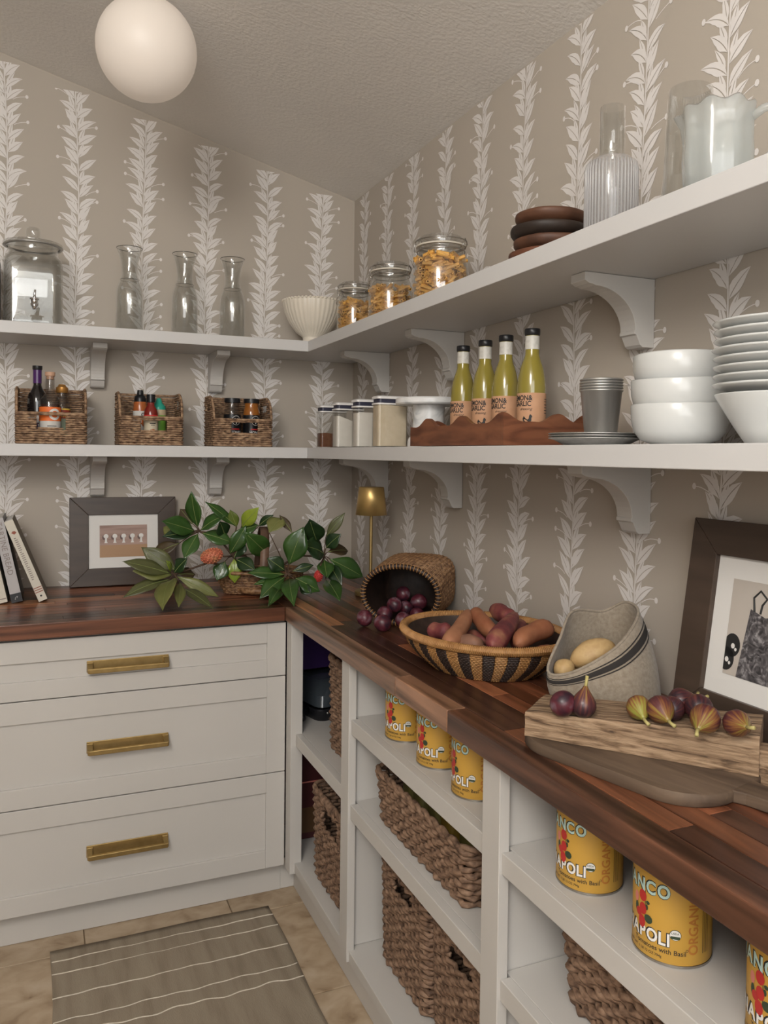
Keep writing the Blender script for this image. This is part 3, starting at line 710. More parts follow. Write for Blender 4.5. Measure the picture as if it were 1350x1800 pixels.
# middle bin
REDG = mat('red_sauce', (.20,.018,.012), .15, coat=.5); ORS = mat('orange_sauce', (.42,.12,.035), .25, coat=.4); LIME = mat('lime_plastic', (.16,.36,.05), .4); TEAL = mat('teal_cap', (.03,.36,.26), .35)
BEIGE = mat('beige_plastic', (.50,.40,.26), .5); REDL = mat('red_label', (.62,.03,.03), .5)
t = bottle('sauce_bottle', 'orange sauce bottle with black nozzle cap in the middle bin', (-.812,-.135,zb),
    [(0,0),(.021,0),(.023,.003),(.023,.115),(.021,.135),(.017,.145),(0,.146)], ORS,
    [('cap',[(0,.178),(.009,.178),(.0105,.168),(.011,.162),(.017,.158),(.0195,.148),(.0195,.138),(0,.138)],BLACK),('label_band',[(.0233,.02),(.0236,.02),(.0236,.108),(.0233,.108)],LABW)])
printed(t, 'label_lettering', INKB, [text_poly('C', .016, .03, 'CENTER')], cyl(.0240, -PI/2+.25, .090))
printed(t, 'label_picture', ORS, [disc(.009,.012,14,(0,0)), disc(.007,.007,12,(.006,-.012))], cyl(.0241, -PI/2+.2, .074))
t = bottle('sauce_bottle', 'dark red sauce bottle with red and cream label in the middle bin', (-.784,-.190,zb),
    [(0,0),(.021,0),(.0225,.003),(.0225,.098),(.020,.112),(.012,.124),(.0110,.140),(0,.140)], REDG,
    [('cap',[(0,.161),(.0138,.161),(.0142,.158),(.0142,.136),(.0115,.134),(0,.134)],BLACK),('red_label',[(.0228,.076),(.0231,.076),(.0231,.093),(.0228,.093)],REDL),('cream_label',[(.0228,.018),(.0231,.018),(.0231,.0758),(.0228,.0758)],mat('cream_label',(.60,.52,.38),.5))])
printed(t, 'label_lettering', INKB, [rect(-.010,.010,.002,.0045,5), rect(-.006,.007,-.003,-.0015,4)], cyl(.0235, -PI/2+.15, .062))
printed(t, 'label_picture', ORS, [disc(.010,.007,14,(0,0)), disc(.006,.006,12,(.012,-.004)), disc(.006,.005,12,(-.011,-.005))], cyl(.0236, -PI/2+.15, .040))
bottle('sauce_bottle', 'lime green squeeze bottle with teal cone cap in the middle bin', (-.752,-.138,zb),
    [(0,0),(.022,0),(.0242,.003),(.0242,.094),(.0235,.108),(0,.109)], LIME,
    [('shoulder_band',[(.0245,.095),(.0246,.109),(.0235,.114),(0,.114)],BEIGE),('cap',[(0,.153),(.006,.153),(.009,.147),(.012,.137),(.0215,.126),(.0230,.120),(.0230,.113),(0,.113)],TEAL)])
# right bin: two jars
HONEY = mat('honey_glass', (.45,.16,.03), .08, trans=.35, coat=.5)
for x, lb, mm, tx in ((-.505,'black label jar with clear glass shoulder in the right bin',SMOKE,'HONEY'),(-.437,'black label jar of amber honey in the right bin',HONEY,'HONEY')):
    t = thing('honey_jar', lb, 'jar', (x,-.150,zb), 0, 'black label jars')
    MB().lathe([(0,0),(.027,0),(.029,.003),(.029,.108),(.0275,.120),(.024,.130),(.024,.146),(0,.146)],28).build('jar_body', mm, t, smooth=True, angle=50)
    MB().lathe([(0,.161),(.0270,.161),(.0275,.158),(.0275,.146),(0,.146)],28).build('lid', BLACK, t, smooth=True, angle=45)
    MB().lathe([(.0293,.006),(.0296,.006),(.0296,.104),(.0293,.104)],28).build('label_band', BLACK, t, smooth=True, angle=45)
    printed(t, 'ring_emblem', INKW, [ringp(.0150,.0164,24), disc(.0040,.0050,12,(-.005,.003)), disc(.0040,.0050,12,(.006,.003)), disc(.0022,.005,10,(0,-.007))], cyl(.0301, -PI/2+.28, .084))
    printed(t, 'red_bar', REDL, [rect(-.015,.016,0,.004,6)], cyl(.0301, -PI/2+.2, .052))
    printed(t, 'label_lettering', INKW, [text_poly(tx, .0125, .02, 'CENTER'), rect(-.011,.011,-.0095,-.0085,4), rect(-.009,.009,-.012,-.011,4)], cyl(.0301, -PI/2+.28, .039))
# ================================================================ lower shelf, right wall
CLEARP = glass_mat('clear_plastic', (.965,.965,.96), .05, 1.3)
LIDW = mat('lid_white', (.76,.74,.72), .35); LIDB = mat('lid_navy_gasket', (.035,.035,.06), .4)
FLOUR = noise_mat('flour', [(.68,.64,.58),(.74,.70,.64)], (40,40,40), rough=.95); OATF = noise_mat('oat_flour', [(.56,.47,.34),(.62,.53,.40)], (60,60,60), rough=.95)
COCOA = noise_mat('brown_sugar', [(.13,.05,.025),(.19,.085,.042)], (80,80,80), rough=.9)
def canister(y0, fill, fm, slope, label, x0=-.226, w=.098, d=.054, h=.149):
    t = thing('storage_canister', label, 'canister', (x0+w/2, y0+d/2, ZL+.0005), 0, 'lidded storage canisters')
    hw, hd = w/2, d/2; r = .010
    o = [[(x,y,z) for x, y in srect(a,b,r)] for z, a, b in ((0,hw,hd),(h-.026,hw,hd))]
    i = [[(x,y,z) for x, y in srect(a,b,r-.002)] for z, a, b in ((h-.026,hw-.002,hd-.002),(.003,hw-.002,hd-.002))]
    MB().rings(o+i).build('clear_box', CLEARP, t, smooth=True, angle=50)
    P = srect(hw-.003,hd-.003,r-.002)
    MB().rings([[(x,y,.0035) for x, y in P],[(x,y,fill+slope*x+.002*math.sin(x*160)) for x, y in P]]).build('contents', fm, t, smooth=True, angle=50)
    MB().rings([[(x,y,h-.0255) for x, y in srect(hw+.001,hd+.001,r)],[(x,y,h-.021) for x, y in srect(hw+.001,hd+.001,r)]]).build('lid_collar', LIDW, t, smooth=True, angle=50)
    MB().rings([[(x,y,h-.0208) for x, y in srect(hw-.003,hd-.003,r)],[(x,y,h-.0093) for x, y in srect(hw-.003,hd-.003,r)]]).build('gasket', LIDB, t, smooth=True, angle=50)
    MB().rings([[(x,y,h-.0090) for x, y in srect(hw+.001,hd+.001,r)],[(x,y,h-.003) for x, y in srect(hw+.001,hd+.001,r)],[(x,y,h) for x, y in srect(hw-.003,hd-.003,r)]]).build('lid', LIDW, t, smooth=True, angle=50)
canister(-.285,.050,COCOA,-.05,'clear canister of brown sugar, nearest the room corner')
canister(-.450,.090,FLOUR,-.35,'clear canister of white flour settled at a slant')
canister(-.632,.108,FLOUR,0,'clear canister of white flour, between the slanted flour and the tan flour')
canister(-.800,.122,OATF,-.06,'clear canister of tan flour beside the marble cake stand')
# marble cake stand
MARBLE = noise_mat('white_marble', [(.42,.43,.44),(.70,.70,.69),(.78,.77,.76)], (9,9,14), detail=6, rough=.25, distort=1.5, poss=[.32,.46,.6])
cs_ = thing('cake_stand', 'white marble cake stand behind the wooden tray', 'cake stand', (-.112,-.897,ZL+.0005))
MB().lathe([(0,.138),(.090,.138),(.094,.134),(.094,.123),(.090,.119),(0,.119)],56).build('plate_top', MARBLE, cs_, smooth=True, angle=40)
MB().lathe([(0,0),(.058,0),(.060,.004),(.058,.022),(.050,.034),(.045,.060),(.043,.090),(.046,.1185),(0,.1185)],48).build('pedestal', MARBLE, cs_, smooth=True, angle=50)
# scalloped wooden tray
TRAYW = noise_mat('tray_wood', [(.085,.028,.014),(.17,.062,.03),(.22,.085,.04)], (9,9,40), detail=6, rough=.42, coat=.15, bump=.15, dist=.001, distort=.6)
tr = thing('wooden_tray', 'reddish wooden tray with wavy sides holding four bottles', 'tray', (0,0,ZL+.0008))
def wavy(p0, p1, thick, h0, amp, waves, ph, nm):
    p0, p1 = Vector(p0), Vector(p1); d = (p1-p0); L = d.length; d.normalize(); nn = Vector((-d.y,d.x,0))*thick
    n = 60; vs = []
    for i in range(n+1):
        s = i/n; z = h0+amp*math.cos(2*PI*waves*s+ph)+.35*amp*math.cos(4*PI*waves*s+2*ph); p = p0+d*L*s
        vs += [p, p+nn, p+nn+Vector((0,0,z)), p+Vector((0,0,z))]
    fs = [(4*i+a,4*i+(a+1)%4,4*i+4+(a+1)%4,4*i+4+a) for i in range(n) for a in range(4)]+[(3,2,1,0),(4*n,4*n+1,4*n+2,4*n+3)]
    MB().add(vs, fs).build(nm, TRAYW, tr, smooth=True, angle=40)
A, B, C_, D = (-.242,-1.0655,.001),(-.242,-1.4975,.001),(-.024,-1.4975,.001),(-.024,-1.0655,.001)
B2, C2, A2, D2 = (-.242,-1.508,.001),(-.024,-1.508,.001),(-.242,-1.055,.001),(-.024,-1.055,.001)
wavy(A, B, .010, .054, .010, 2.5, PI, 'side_panel'); wavy(B2, C2, .010, .056, .009, 1.6, 0, 'end_panel'); wavy(C_, D, .010, .054, .010, 2.5, 0, 'side_panel'); wavy(D2, A2, .010, .054, .009, 1.5, 0, 'end_panel')
MB().box(-.234,-.032,-1.500,-1.063,.001,.009).build('tray_base', TRAYW, tr, fix=False)
# dressing bottles
JUICE = mat('lemon_dressing', (.29,.235,.042), .15, trans=.12, coat=.5); KRAFT = noise_mat('kraft_label', [(.50,.27,.15),(.55,.31,.18)], (30,30,30), rough=.7)
SLEEVE = noise_mat('pale_neck_sleeve', [(.50,.48,.43),(.62,.60,.55)], (120,120,120), rough=.4)
def rooster():
    P = [(-.010,.004),(-.012,.010),(-.009,.016),(-.005,.011),(-.001,.008),(.002,.010),(.003,.016),(.005,.020),(.008,.018),(.010,.014),(.008,.012),(.008,.006),(.004,.001),(-.003,0)]
    return P, [tuple(range(len(P)))]
def dressing(loc, label, rz):
    t = thing('dressing_bottle', label, 'bottle', loc, rz, 'lemon dressing bottles in the tray')
    MB().lathe([(0,0),(.029,0),(.031,.003),(.031,.118),(.0295,.138),(.0245,.163),(.0185,.180),(.0155,.190),(.0148,.232),(0,.232)],36).build('bottle_body', JUICE, t, smooth=True, angle=60)
    MB().lathe([(.0151,.202),(.0156,.202),(.0154,.231),(.0150,.231)],28).build('neck_sleeve', SLEEVE, t, smooth=True, angle=45)
    MB().lathe([(0,.247),(.0160,.247),(.0170,.2455),(.0170,.234),(.0155,.2325),(0,.2325)],28).build('cap', BLACK, t, smooth=True, angle=45)
    MB().lathe([(.0313,.012),(.0316,.012),(.0316,.106),(.0313,.106)],36).build('label_band', KRAFT, t, smooth=True, angle=45)
    f = cyl(.0321, 0, 0)
    printed(t, 'label_lettering', INKB, [shift(text_poly('LEMON&', .0155, .025, 'RIGHT', 0, .85), 0, .090), shift(text_poly('GARLIC', .0155, .025, 'RIGHT', 0, .85), -.003, .0775), shift(text_poly('dressing', .0085, .0, 'RIGHT', .4), 0, .0685), shift(rooster(), -.010, .040), rect(-.014,-.010,.034,.042), rect(.030,.052,.092,.0935,4), rect(.030,.052,.087,.0885,4), rect(.030,.052,.080,.0815,4), rect(.030,.052,.074,.0755,4), rect(.030,.052,.068,.0695,4), rect(.030,.052,.062,.0635,4), rect(.036,.050,.036,.050,3)], f)
for y, nm, rz in ((-1.128,'first from the cake stand',-112),(-1.238,'second from the cake stand',-113),(-1.332,'third from the cake stand',-115),(-1.440,'nearest the metal cups',-119)):
    dressing((-.130,y,ZL+.0100), 'bottle of cloudy yellow lemon dressing in the wooden tray, '+nm, math.radians(rz))
# metal plates and cups
for k in range(3):
    o = MB().lathe([(0,0),(.055,0),(.062,.003),(.074,.0095),(.085,.0125),(.086,.0135),(.084,.0142),(.073,.0112),(.060,.0045),(0,.0018)],48).build('metal_plate', PEWTER, None, smooth=True)
    o.location = (-.172,-1.717,ZL+.0005+k*.0042); tag(o, 'pewter plate under the metal cups, %s of the three' % ('bottom','middle','top')[k], 'plate', 'stacked pewter plates')
for k in range(5):
    o = MB().lathe([(0,0),(.027,0),(.0288,.002),(.0375,.086),(.0392,.0865),(.0395,.0880),(.0385,.0893),(.0368,.0885),(.028,.004),(0,.003)],40).build('metal_cup', PEWTER, None, smooth=True)
    o.location = (-.165,-1.723,ZL+.0135+k*.0050); tag(o, 'tapered metal cup, %s of the nested stack' % ('bottom','second from bottom','middle','second from top','top')[k], 'cup', 'nested metal cups')
# white bowls
def bowl(name, loc, R0, H, label, foot=.5, cat='bowl', group=None, m=CHINA, tilt=(0,0)):
    p = [(0,.003),(R0*foot*.9,.003),(R0*foot*.95,0),(R0*foot,.001),(R0*.80,H*.13),(R0*.93,H*.33),(R0*.99,H*.62),(R0,H*.97),(R0*.985,H),(R0*.965,H*.98),(R0*.95,H*.62),(R0*.88,H*.36),(R0*.74,H*.18),(R0*foot*.8,.009),(0,.008)]
    o = MB().lathe(p, 56).build(name, m, None, smooth=True); o.location = loc; o.rotation_euler = (*tilt,0); return tag(o, label, cat, group)
bowl('white_bowl', (-.130,-1.885,ZL+.0005), .079,.068, 'round white bowl at the bottom of the stack of three', .55, group='stacked white bowls')
bowl('white_bowl', (-.131,-1.886,ZL+.0430), .0785,.068, 'round white bowl in the middle of the stack of three', .55, group='stacked white bowls', tilt=(math.radians(1.0),math.radians(-2)))
bowl('white_bowl', (-.129,-1.884,ZL+.0845), .077,.066, 'round white bowl on top of the stack of three', .55, group='stacked white bowls', tilt=(math.radians(-1.4),math.radians(1.2)))
p = [(0,.003),(.036,.003),(.038,0),(.041,.001),(.055,.022),(.073,.052),(.084,.071),(.0845,.073),(.081,.072),(.070,.053),(.050,.024),(.034,.009),(0,.008)]
o = MB().lathe(p, 56).build('white_bowl', CHINA, None, smooth=True); o.location = (-.135,-2.083,ZL+.0005); tag(o, 'flared white bowl under the stack of small plates', 'bowl')
for k in range(8):
    o = MB().lathe([(0,0),(.044,0),(.048,.002),(.070,.010),(.0865,.0155),(.0880,.0172),(.0868,.0188),(.070,.0140),(.046,.0055),(0,.004)],56).build('small_plate', CHINA, None, smooth=True)
    o.location = (-.135+.0008*((k*3) % 4),-2.083+.0009*((k*5) % 3),ZL+.0695+k*.0130)
    tag(o, 'small white plate stacked on the flared bowl, '+('bottom plate','second plate up','third plate up','fourth plate up','fifth plate up','sixth plate up','seventh plate up','top plate')[k], 'plate', 'stacked small white plates')

# ================================================================ worktop along the back wall
def book(x, lean, w, h, d, y, cover, spine, label, deco):
    t = thing('book', label, 'book', (x,y,ZC+.0008+w*math.sin(abs(lean)))); t.rotation_euler = (0,lean,0)
    # spine towards -y; right bottom edge at the origin
    MB().box(-w,0,0,d,0,h).build('cover', cover, t, bevel=.001)
    MB().box(-w+.002,-.002,.003,d+.0008,.002,h+.0006).build('pages', PAPERW, t)
    MB().box(-w+.0004,-.0004,-.0006,.0004,.0002,h-.0002).build('spine_panel', spine, t)
    deco(t, w, h); return t
IVORY = mat('ivory_cloth', (.60,.56,.48), .7); GREYC = mat('grey_cloth', (.45,.43,.43), .7); TAUPEC = mat('taupe_jacket', (.20,.17,.13), .6); INKT = mat('taupe_ink', (.24,.20,.18), .6); INKR = mat('brick_ink', (.28,.08,.05), .6)
def spine_fn(w): return lambda u, v: (-w/2+v, -.0012, u)          # text reading downwards
def decoA(t, w, h):
    mb = MB(); down = lambda u, v: (-w/2-.004+v, -.0012, h-.055-u)
    for k in range(22): put(mb, rect(k*.0064, k*.0064+.0026, -.002, .007 if k % 7 else .004), down)
    mb.build('spine_lettering', INKT, t, fix=False)
    put(MB(), ([(.0,.004),(.006,.008),(.010,.0),(.005,-.004)],[(0,1,2,3)]), down)
    m = MB(); put(m, ([(0,.006),(.006,.009),(.010,.001),(.003,-.005),(-.001,0)],[(0,1,2,3,4)]), lambda u, v: (-w/2+v-.001,-.0012,h-.035-u)); m.build('spine_emblem', INKR, t, fix=False)
    m = MB()
    for k in range(3): put(m, rect(-w/2+.001,w/2-.001,.042-k*.007,.0445-k*.007), lambda u, v: (-w/2+u,-.0012,v))
    m.build('spine_bands', INKR, t, fix=False)
    m = MB(); put(m, disc(.003,.003,12,(0,.016)), lambda u, v: (-w/2+u,-.0012,v)); m.build('publisher_mark', INKB, t, fix=False)
def decoB(t, w, h):
    m = MB(); put(m, text_poly('TARTINE BREAD', .0225, .0, 'LEFT', 0, .98), lambda u, v: (-w/2-.0075+v,-.0012,h-.012-u)); m.build('spine_lettering', INKT, t, fix=False)
    MB().box(-w,-.0,-.0010,.0,.0,.027).build('spine_foot', BLACK, t)
    m = MB(); m.tube([(-w/2-.004,-.0014,.008),(-w/2-.002,-.0014,.014),(-w/2+.003,-.0014,.018),(-w/2+.002,-.0014,.012),(-w/2+.005,-.0014,.017)],.0006,5); m.build('publisher_mark', INKW, t)
def decoC(t, w, h): MB().box(-w+.002,-.002,-.0008,0,.010,.013).build('spine_bands', INKT, t)
book(-1.099, math.radians(-21.5), .026,.262,.19,-.300, TAUPEC, IVORY, 'ivory spine cookbook leaning farthest to the left of the three', decoA)
book(-1.1675, math.radians(-12), .031,.258,.19,-.295, BLACK, GREYC, 'grey spine bread cookbook between the two other leaning books', decoB)
book(-1.2085, math.radians(-12), .032,.250,.19,-.300, IVORY, IVORY, 'pale book cut off at the left picture edge', decoC)

def frame(name, label, loc, rz, lean, Wd, Hd, bw, mw, pic, extra):
    t = thing(name, label, 'picture frame', loc); t.rotation_euler = (lean, 0, rz)
    th = .022
    def rail(pts): MB().prism([(x,-th,z) for x, z in pts], (0,th,0)).build('frame_rail', FRAMEB, t, bevel=.0015)
    x0, x1 = -Wd/2, Wd/2
    rail([(x0,0),(x1,0),(x1-bw,bw),(x0+bw,bw)]); rail([(x0,Hd),(x0+bw,Hd-bw),(x1-bw,Hd-bw),(x1,Hd)])
    rail([(x0,0),(x0+bw,bw),(x0+bw,Hd-bw),(x0,Hd)]); rail([(x1,0),(x1,Hd),(x1-bw,Hd-bw),(x1-bw,bw)])
    MB().box(x0+bw-.003,x1-bw+.003,-th+.010,-th+.014,bw-.003,Hd-bw+.003).build('mat_board', PAPERW, t)
    MB().box(x0+bw-.003,x1-bw+.003,-.006,-.001,bw-.003,Hd-bw+.003).build('backing', TAUPEC, t)
    px0, px1, pz0, pz1 = x0+bw+mw, x1-bw-mw, bw+mw, Hd-bw-mw
    p = MB().box(px0,px1,-th+.0092,-th+.0098,pz0,pz1).build('photograph', pic, t)
    extra(t, p, px0, px1, pz0, pz1, -th+.0088); return t
PICA = noise_mat('picture_planks', [(.22,.13,.10),(.36,.24,.20),(.44,.30,.24)], (6,6,60), rough=.5, detail=5)
def exA(t, p, x0, x1, z0, z1, y):
    MB().box(x0,x1,y,y+.0003,z0,z0+(z1-z0)*.38).build('print_lower_plank', mat('tan_plank_print', (.40,.24,.13), .5), p, fix=False)
    m = MB(); d = MB()
    for k in range(5):
        cx = x0+(x1-x0)*(.13+.185*k); cz = z0+(z1-z0)*.66; f = lambda u, v: (cx+u,y-.0003,cz+v)
        put(m, disc(.0080,.0075,12), f); put(m, ([(-.0035,-.004),(.0035,-.004),(.003,-.017),(.0055,-.0235),(-.0055,-.0235),(-.003,-.017)],[(0,1,2,3,4,5)]), f)
        put(d, disc(.0085,.009,12,(-.004,-.004)), lambda u, v: (cx+u,y-.0001,cz+v))
    d.build('print_hook_base', mat('dark_hook_print', (.13,.08,.07), .5), p, fix=False); m.build('print_hooks', INKW, p, fix=False)
frame('framed_picture', 'wide dark wood frame with a print of five white hooks', (-.8555,-.046,ZC+.0010), 0, math.radians(-4.5), .348,.301,.060,.036, PICA, exA)
PICB = noise_mat('picture_pale_wall', [(.46,.41,.36),(.52,.47,.42)], (9,9,9), rough=.5)
def exB(t, p, x0, x1, z0, z1, y):
    GRAYP = noise_mat('crumpled_grey_print', [(.03,.028,.03),(.12,.11,.115),(.42,.40,.40)], (60,60,60), detail=6, rough=.5, distort=2, poss=[.35,.55,.75])
    h = z1-z0
    m = MB(); put(m, ([(x0+.028,z0),(x0+.042,z0+h*.72),(x0+.072,z0+h*.66),(x0+.105,z0+h*.70),(x0+.122,z0)],[(0,1,2,3,4)]), lambda u, v: (u,y,v)); m.build('print_apron', GRAYP, p, fix=False)
    m = MB(); m.tube([(x0+.050,y,z0+h*.70),(x0+.046,y,z0+h*.84),(x0+.058,y,z0+h*.92),(x0+.072,y,z0+h*.85),(x0+.064,y,z0+h*.78),(x0+.062,y,z0+h*.69)], .0018, 6); m.build('print_strap', INKB, p, fix=False)
    m = MB(); e = MB()
    for cx, cz in ((.0135,.31),(.004,.16)):
        P = disc(.0165,.0195,20,(x0+cx,z0+h*cz)); P = ([(max(u,x0),v) for u, v in P[0]],P[1]); put(m, P, lambda u, v: (u,y,v))
        put(e, disc(.004,.0045,10,(x0+cx+.002,z0+h*cz-.001)), lambda u, v: (u,y-.0003,v)); put(e, disc(.0025,.003,10,(x0+cx+.008,z0+h*cz-.006)), lambda u, v: (u,y-.0003,v))
    m.build('print_dark_discs', INKB, p, fix=False); e.build('print_disc_glints', MATS['white_card'], p, fix=False)
frame('framed_picture', 'dark wood frame with white mat leaning on the right wall behind the figs', (-.060,-2.035,ZC+.0010), -PI/2, math.radians(-8.0), .42,.352,.060,.036, PICB, exB)

# table lamp
LAMPB = mat('brushed_lamp_brass', (.58,.39,.15), .36, .7)
lp = thing('table_lamp', 'slim brass lamp with a tapered brass shade in the corner', 'lamp', (-.128,-.516,ZC+.0006))
MB().lathe([(0,0),(.050,0),(.0515,.002),(.0515,.013),(.050,.0155),(0,.0155)],48).build('base', BRASS, lp, smooth=True, angle=40)
MB().lathe([(0,.0155),(.008,.0155),(.0075,.022),(.0055,.024),(.0055,.300),(0,.300)],20).build('pole', BRASS, lp, smooth=True, angle=40)
MB().lathe([(.0515,.262),(.0410,.351),(.0395,.3525),(0,.3525),(0,.3505),(.0395,.3500),(.0500,.262),(.0515,.262)],56).build('lamp_shade', LAMPB, lp, smooth=True, angle=40)

# ================================================================ magnolia in a basket
mbk = thing('flower_basket', 'oval brown wicker basket with a wide flat handle under the magnolia branches', 'basket', (-.452,-.350,ZC+.0008), math.radians(-8))
def oval(a, b, n=60): return [(a*math.cos(2*PI*i/n), b*math.sin(2*PI*i/n)) for i in range(n)]
m = MB(); fl = lambda z: .80+.20*math.sin(min(1,z/.070)*PI/2)
weave(m, oval(.140,.082), .004,.072,.0052,.0029,.0018,.011, flare=fl, seed=8)
m.build('woven_wall', REED, mbk, smooth=True, fix=False)
MB().tube([(.141*math.cos(2*PI*i/60),.083*math.sin(2*PI*i/60),.074) for i in range(60)], .0060, 8, closed=True).build('rim', REED, mbk, smooth=True)
MB().lathe([(0,.004),(.075,.004),(.085,.012),(.085,.024),(0,.024)],40).build('base', REED, mbk, smooth=True)
mbk.children[-1].scale = (1.0,.62,1)
m = MB(); vs = []
for i in range(25):
    a = PI*i/24; x = 0; y_ = .082*math.cos(a); z = .060+.155*math.sin(a)
    for s in (-1,1): vs.append((.014*s+.01*math.sin(a), y_, z))
m.add(vs, [(2*i,2*i+1,2*i+3,2*i+2) for i in range(24)]).build('handle', noise_mat('handle_splint', [(.10,.055,.035),(.17,.10,.065)], (40,8,40), rough=.5), mbk, smooth=True, solid=.004)
LEAVES={
 "A":[((-0.659,-0.360,1.113),(-0.686,-0.396,1.229),0.042,"g"),((-0.669,-0.360,1.101),(-0.777,-0.410,1.139),0.048,"g"),((-0.672,-0.360,1.094),(-0.771,-0.380,1.088),0.035,"d"),((-0.659,-0.360,1.091),(-0.709,-0.405,1.019),0.042,"g"),((-0.650,-0.360,1.102),(-0.579,-0.413,1.154),0.039,"g"),((-0.646,-0.360,1.094),(-0.548,-0.380,1.060),0.042,"g"),((-0.675,-0.360,1.123),(-0.708,-0.320,1.169),0.037,"b"),((-0.716,-0.360,1.064),(-0.797,-0.320,1.019),0.038,"b"),((-0.716,-0.360,1.086),(-0.760,-0.320,1.112),0.038,"o"),((-0.572,-0.360,1.082),(-0.598,-0.398,1.134),0.039,"d")],
 "B":[((-0.746,-0.400,0.970),(-0.862,-0.406,0.989),0.050,"o"),((-0.749,-0.400,0.975),(-0.894,-0.432,1.023),0.038,"od"),((-0.752,-0.400,0.956),(-0.895,-0.443,0.915),0.034,"od"),((-0.737,-0.400,0.959),(-0.799,-0.601,0.899),0.053,"o"),((-0.721,-0.400,0.945),(-0.749,-0.563,0.899),0.028,"o"),((-0.728,-0.400,0.964),(-0.605,-0.430,0.899),0.031,"o"),((-0.712,-0.400,0.926),(-0.659,-0.620,0.899),0.028,"od"),((-0.731,-0.400,0.983),(-0.834,-0.379,1.057),0.047,"od"),((-0.725,-0.400,0.971),(-0.670,-0.380,0.965),0.035,"b"),((-0.749,-0.400,0.978),(-0.769,-0.441,1.022),0.019,"l"),((-0.737,-0.400,0.977),(-0.702,-0.429,1.024),0.038,"d")],
 "E":[((-0.562,-0.390,1.029),(-0.516,-0.410,1.120),0.042,"g"),((-0.578,-0.390,1.004),(-0.606,-0.401,0.946),0.040,"g"),((-0.549,-0.390,1.011),(-0.547,-0.392,0.933),0.036,"l"),((-0.549,-0.390,1.013),(-0.520,-0.390,1.076),0.052,"d"),((-0.542,-0.390,1.009),(-0.495,-0.453,0.980),0.039,"d"),((-0.543,-0.390,1.115),(-0.647,-0.412,1.197),0.031,"g"),((-0.541,-0.390,1.113),(-0.566,-0.406,1.170),0.028,"l2"),((-0.536,-0.390,1.097),(-0.478,-0.420,1.120),0.039,"g"),((-0.526,-0.390,1.113),(-0.483,-0.446,1.179),0.037,"l"),((-0.470,-0.390,1.114),(-0.429,-0.422,1.152),0.023,"d"),((-0.436,-0.390,1.021),(-0.530,-0.453,1.102),0.053,"g")],
 "C":[((-0.402,-0.460,0.963),(-0.522,-0.455,0.973),0.036,"g"),((-0.409,-0.460,0.946),(-0.504,-0.461,0.936),0.023,"g"),((-0.402,-0.460,0.955),(-0.495,-0.508,0.899),0.044,"g"),((-0.385,-0.460,0.948),(-0.431,-0.663,0.899),0.044,"g"),((-0.418,-0.460,0.917),(-0.502,-0.637,0.899),0.032,"g"),((-0.365,-0.460,0.950),(-0.291,-0.484,0.907),0.047,"g"),((-0.402,-0.460,0.978),(-0.459,-0.459,1.019),0.042,"d"),((-0.375,-0.460,0.973),(-0.305,-0.462,0.990),0.023,"d"),((-0.386,-0.460,0.996),(-0.349,-0.489,1.118),0.062,"g"),((-0.351,-0.460,0.923),(-0.322,-0.497,0.904),0.029,"d"),((-0.453,-0.460,1.099),(-0.398,-0.420,1.143),0.048,"o"),((-0.378,-0.460,1.097),(-0.409,-0.420,1.151),0.021,"b")],
 "D":[((-0.279,-0.420,1.057),(-0.326,-0.477,1.141),0.058,"d"),((-0.256,-0.420,1.019),(-0.344,-0.466,1.054),0.065,"d"),((-0.235,-0.420,1.001),(-0.117,-0.425,0.936),0.055,"g"),((-0.256,-0.420,0.999),(-0.268,-0.487,0.949),0.044,"g"),((-0.235,-0.420,0.985),(-0.216,-0.486,0.923),0.040,"d"),((-0.248,-0.420,0.935),(-0.272,-0.624,0.899),0.044,"g"),((-0.249,-0.420,1.039),(-0.214,-0.468,1.089),0.040,"d"),((-0.250,-0.420,1.076),(-0.193,-0.447,1.157),0.027,"od"),((-0.242,-0.420,1.025),(-0.156,-0.380,1.021),0.037,"b")],
}
LM = {}
def leafmat(k, c, c2, rough, coat):
    m = noise_mat('magnolia_leaf_'+k, [c, c2], (10,30,10), rough=rough, coat=coat, rand=9, bump=.25, bscale=(40,90,40), dist=.0015); LM[k] = m
leafmat('green', (.022,.062,.012), (.045,.105,.02), .36, .25); leafmat('dark', (.010,.028,.010), (.022,.050,.014), .38, .22); leafmat('brown', (.040,.026,.012), (.075,.05,.02), .55, .05)
leafmat('olive', (.125,.135,.035), (.185,.19,.06), .5, .1); leafmat('dull_olive', (.060,.066,.022), (.095,.10,.035), .5, .1); leafmat('lime', (.17,.24,.02), (.26,.33,.035), .35, .35); leafmat('yellow_green', (.09,.13,.02), (.15,.18,.03), .4, .3)
LK = {'g':'green','d':'dark','b':'brown','o':'olive','od':'dull_olive','l':'lime','l2':'yellow_green'}
RIB = mat('leaf_midrib', (.20,.24,.08), .5); TWIG = noise_mat('twig_bark', [(.06,.035,.022),(.11,.065,.04)], (60,60,60), rough=.8)
VIEWC = Vector((-.28,-.88,.38)).normalized()      # the side the sprays turn their faces to
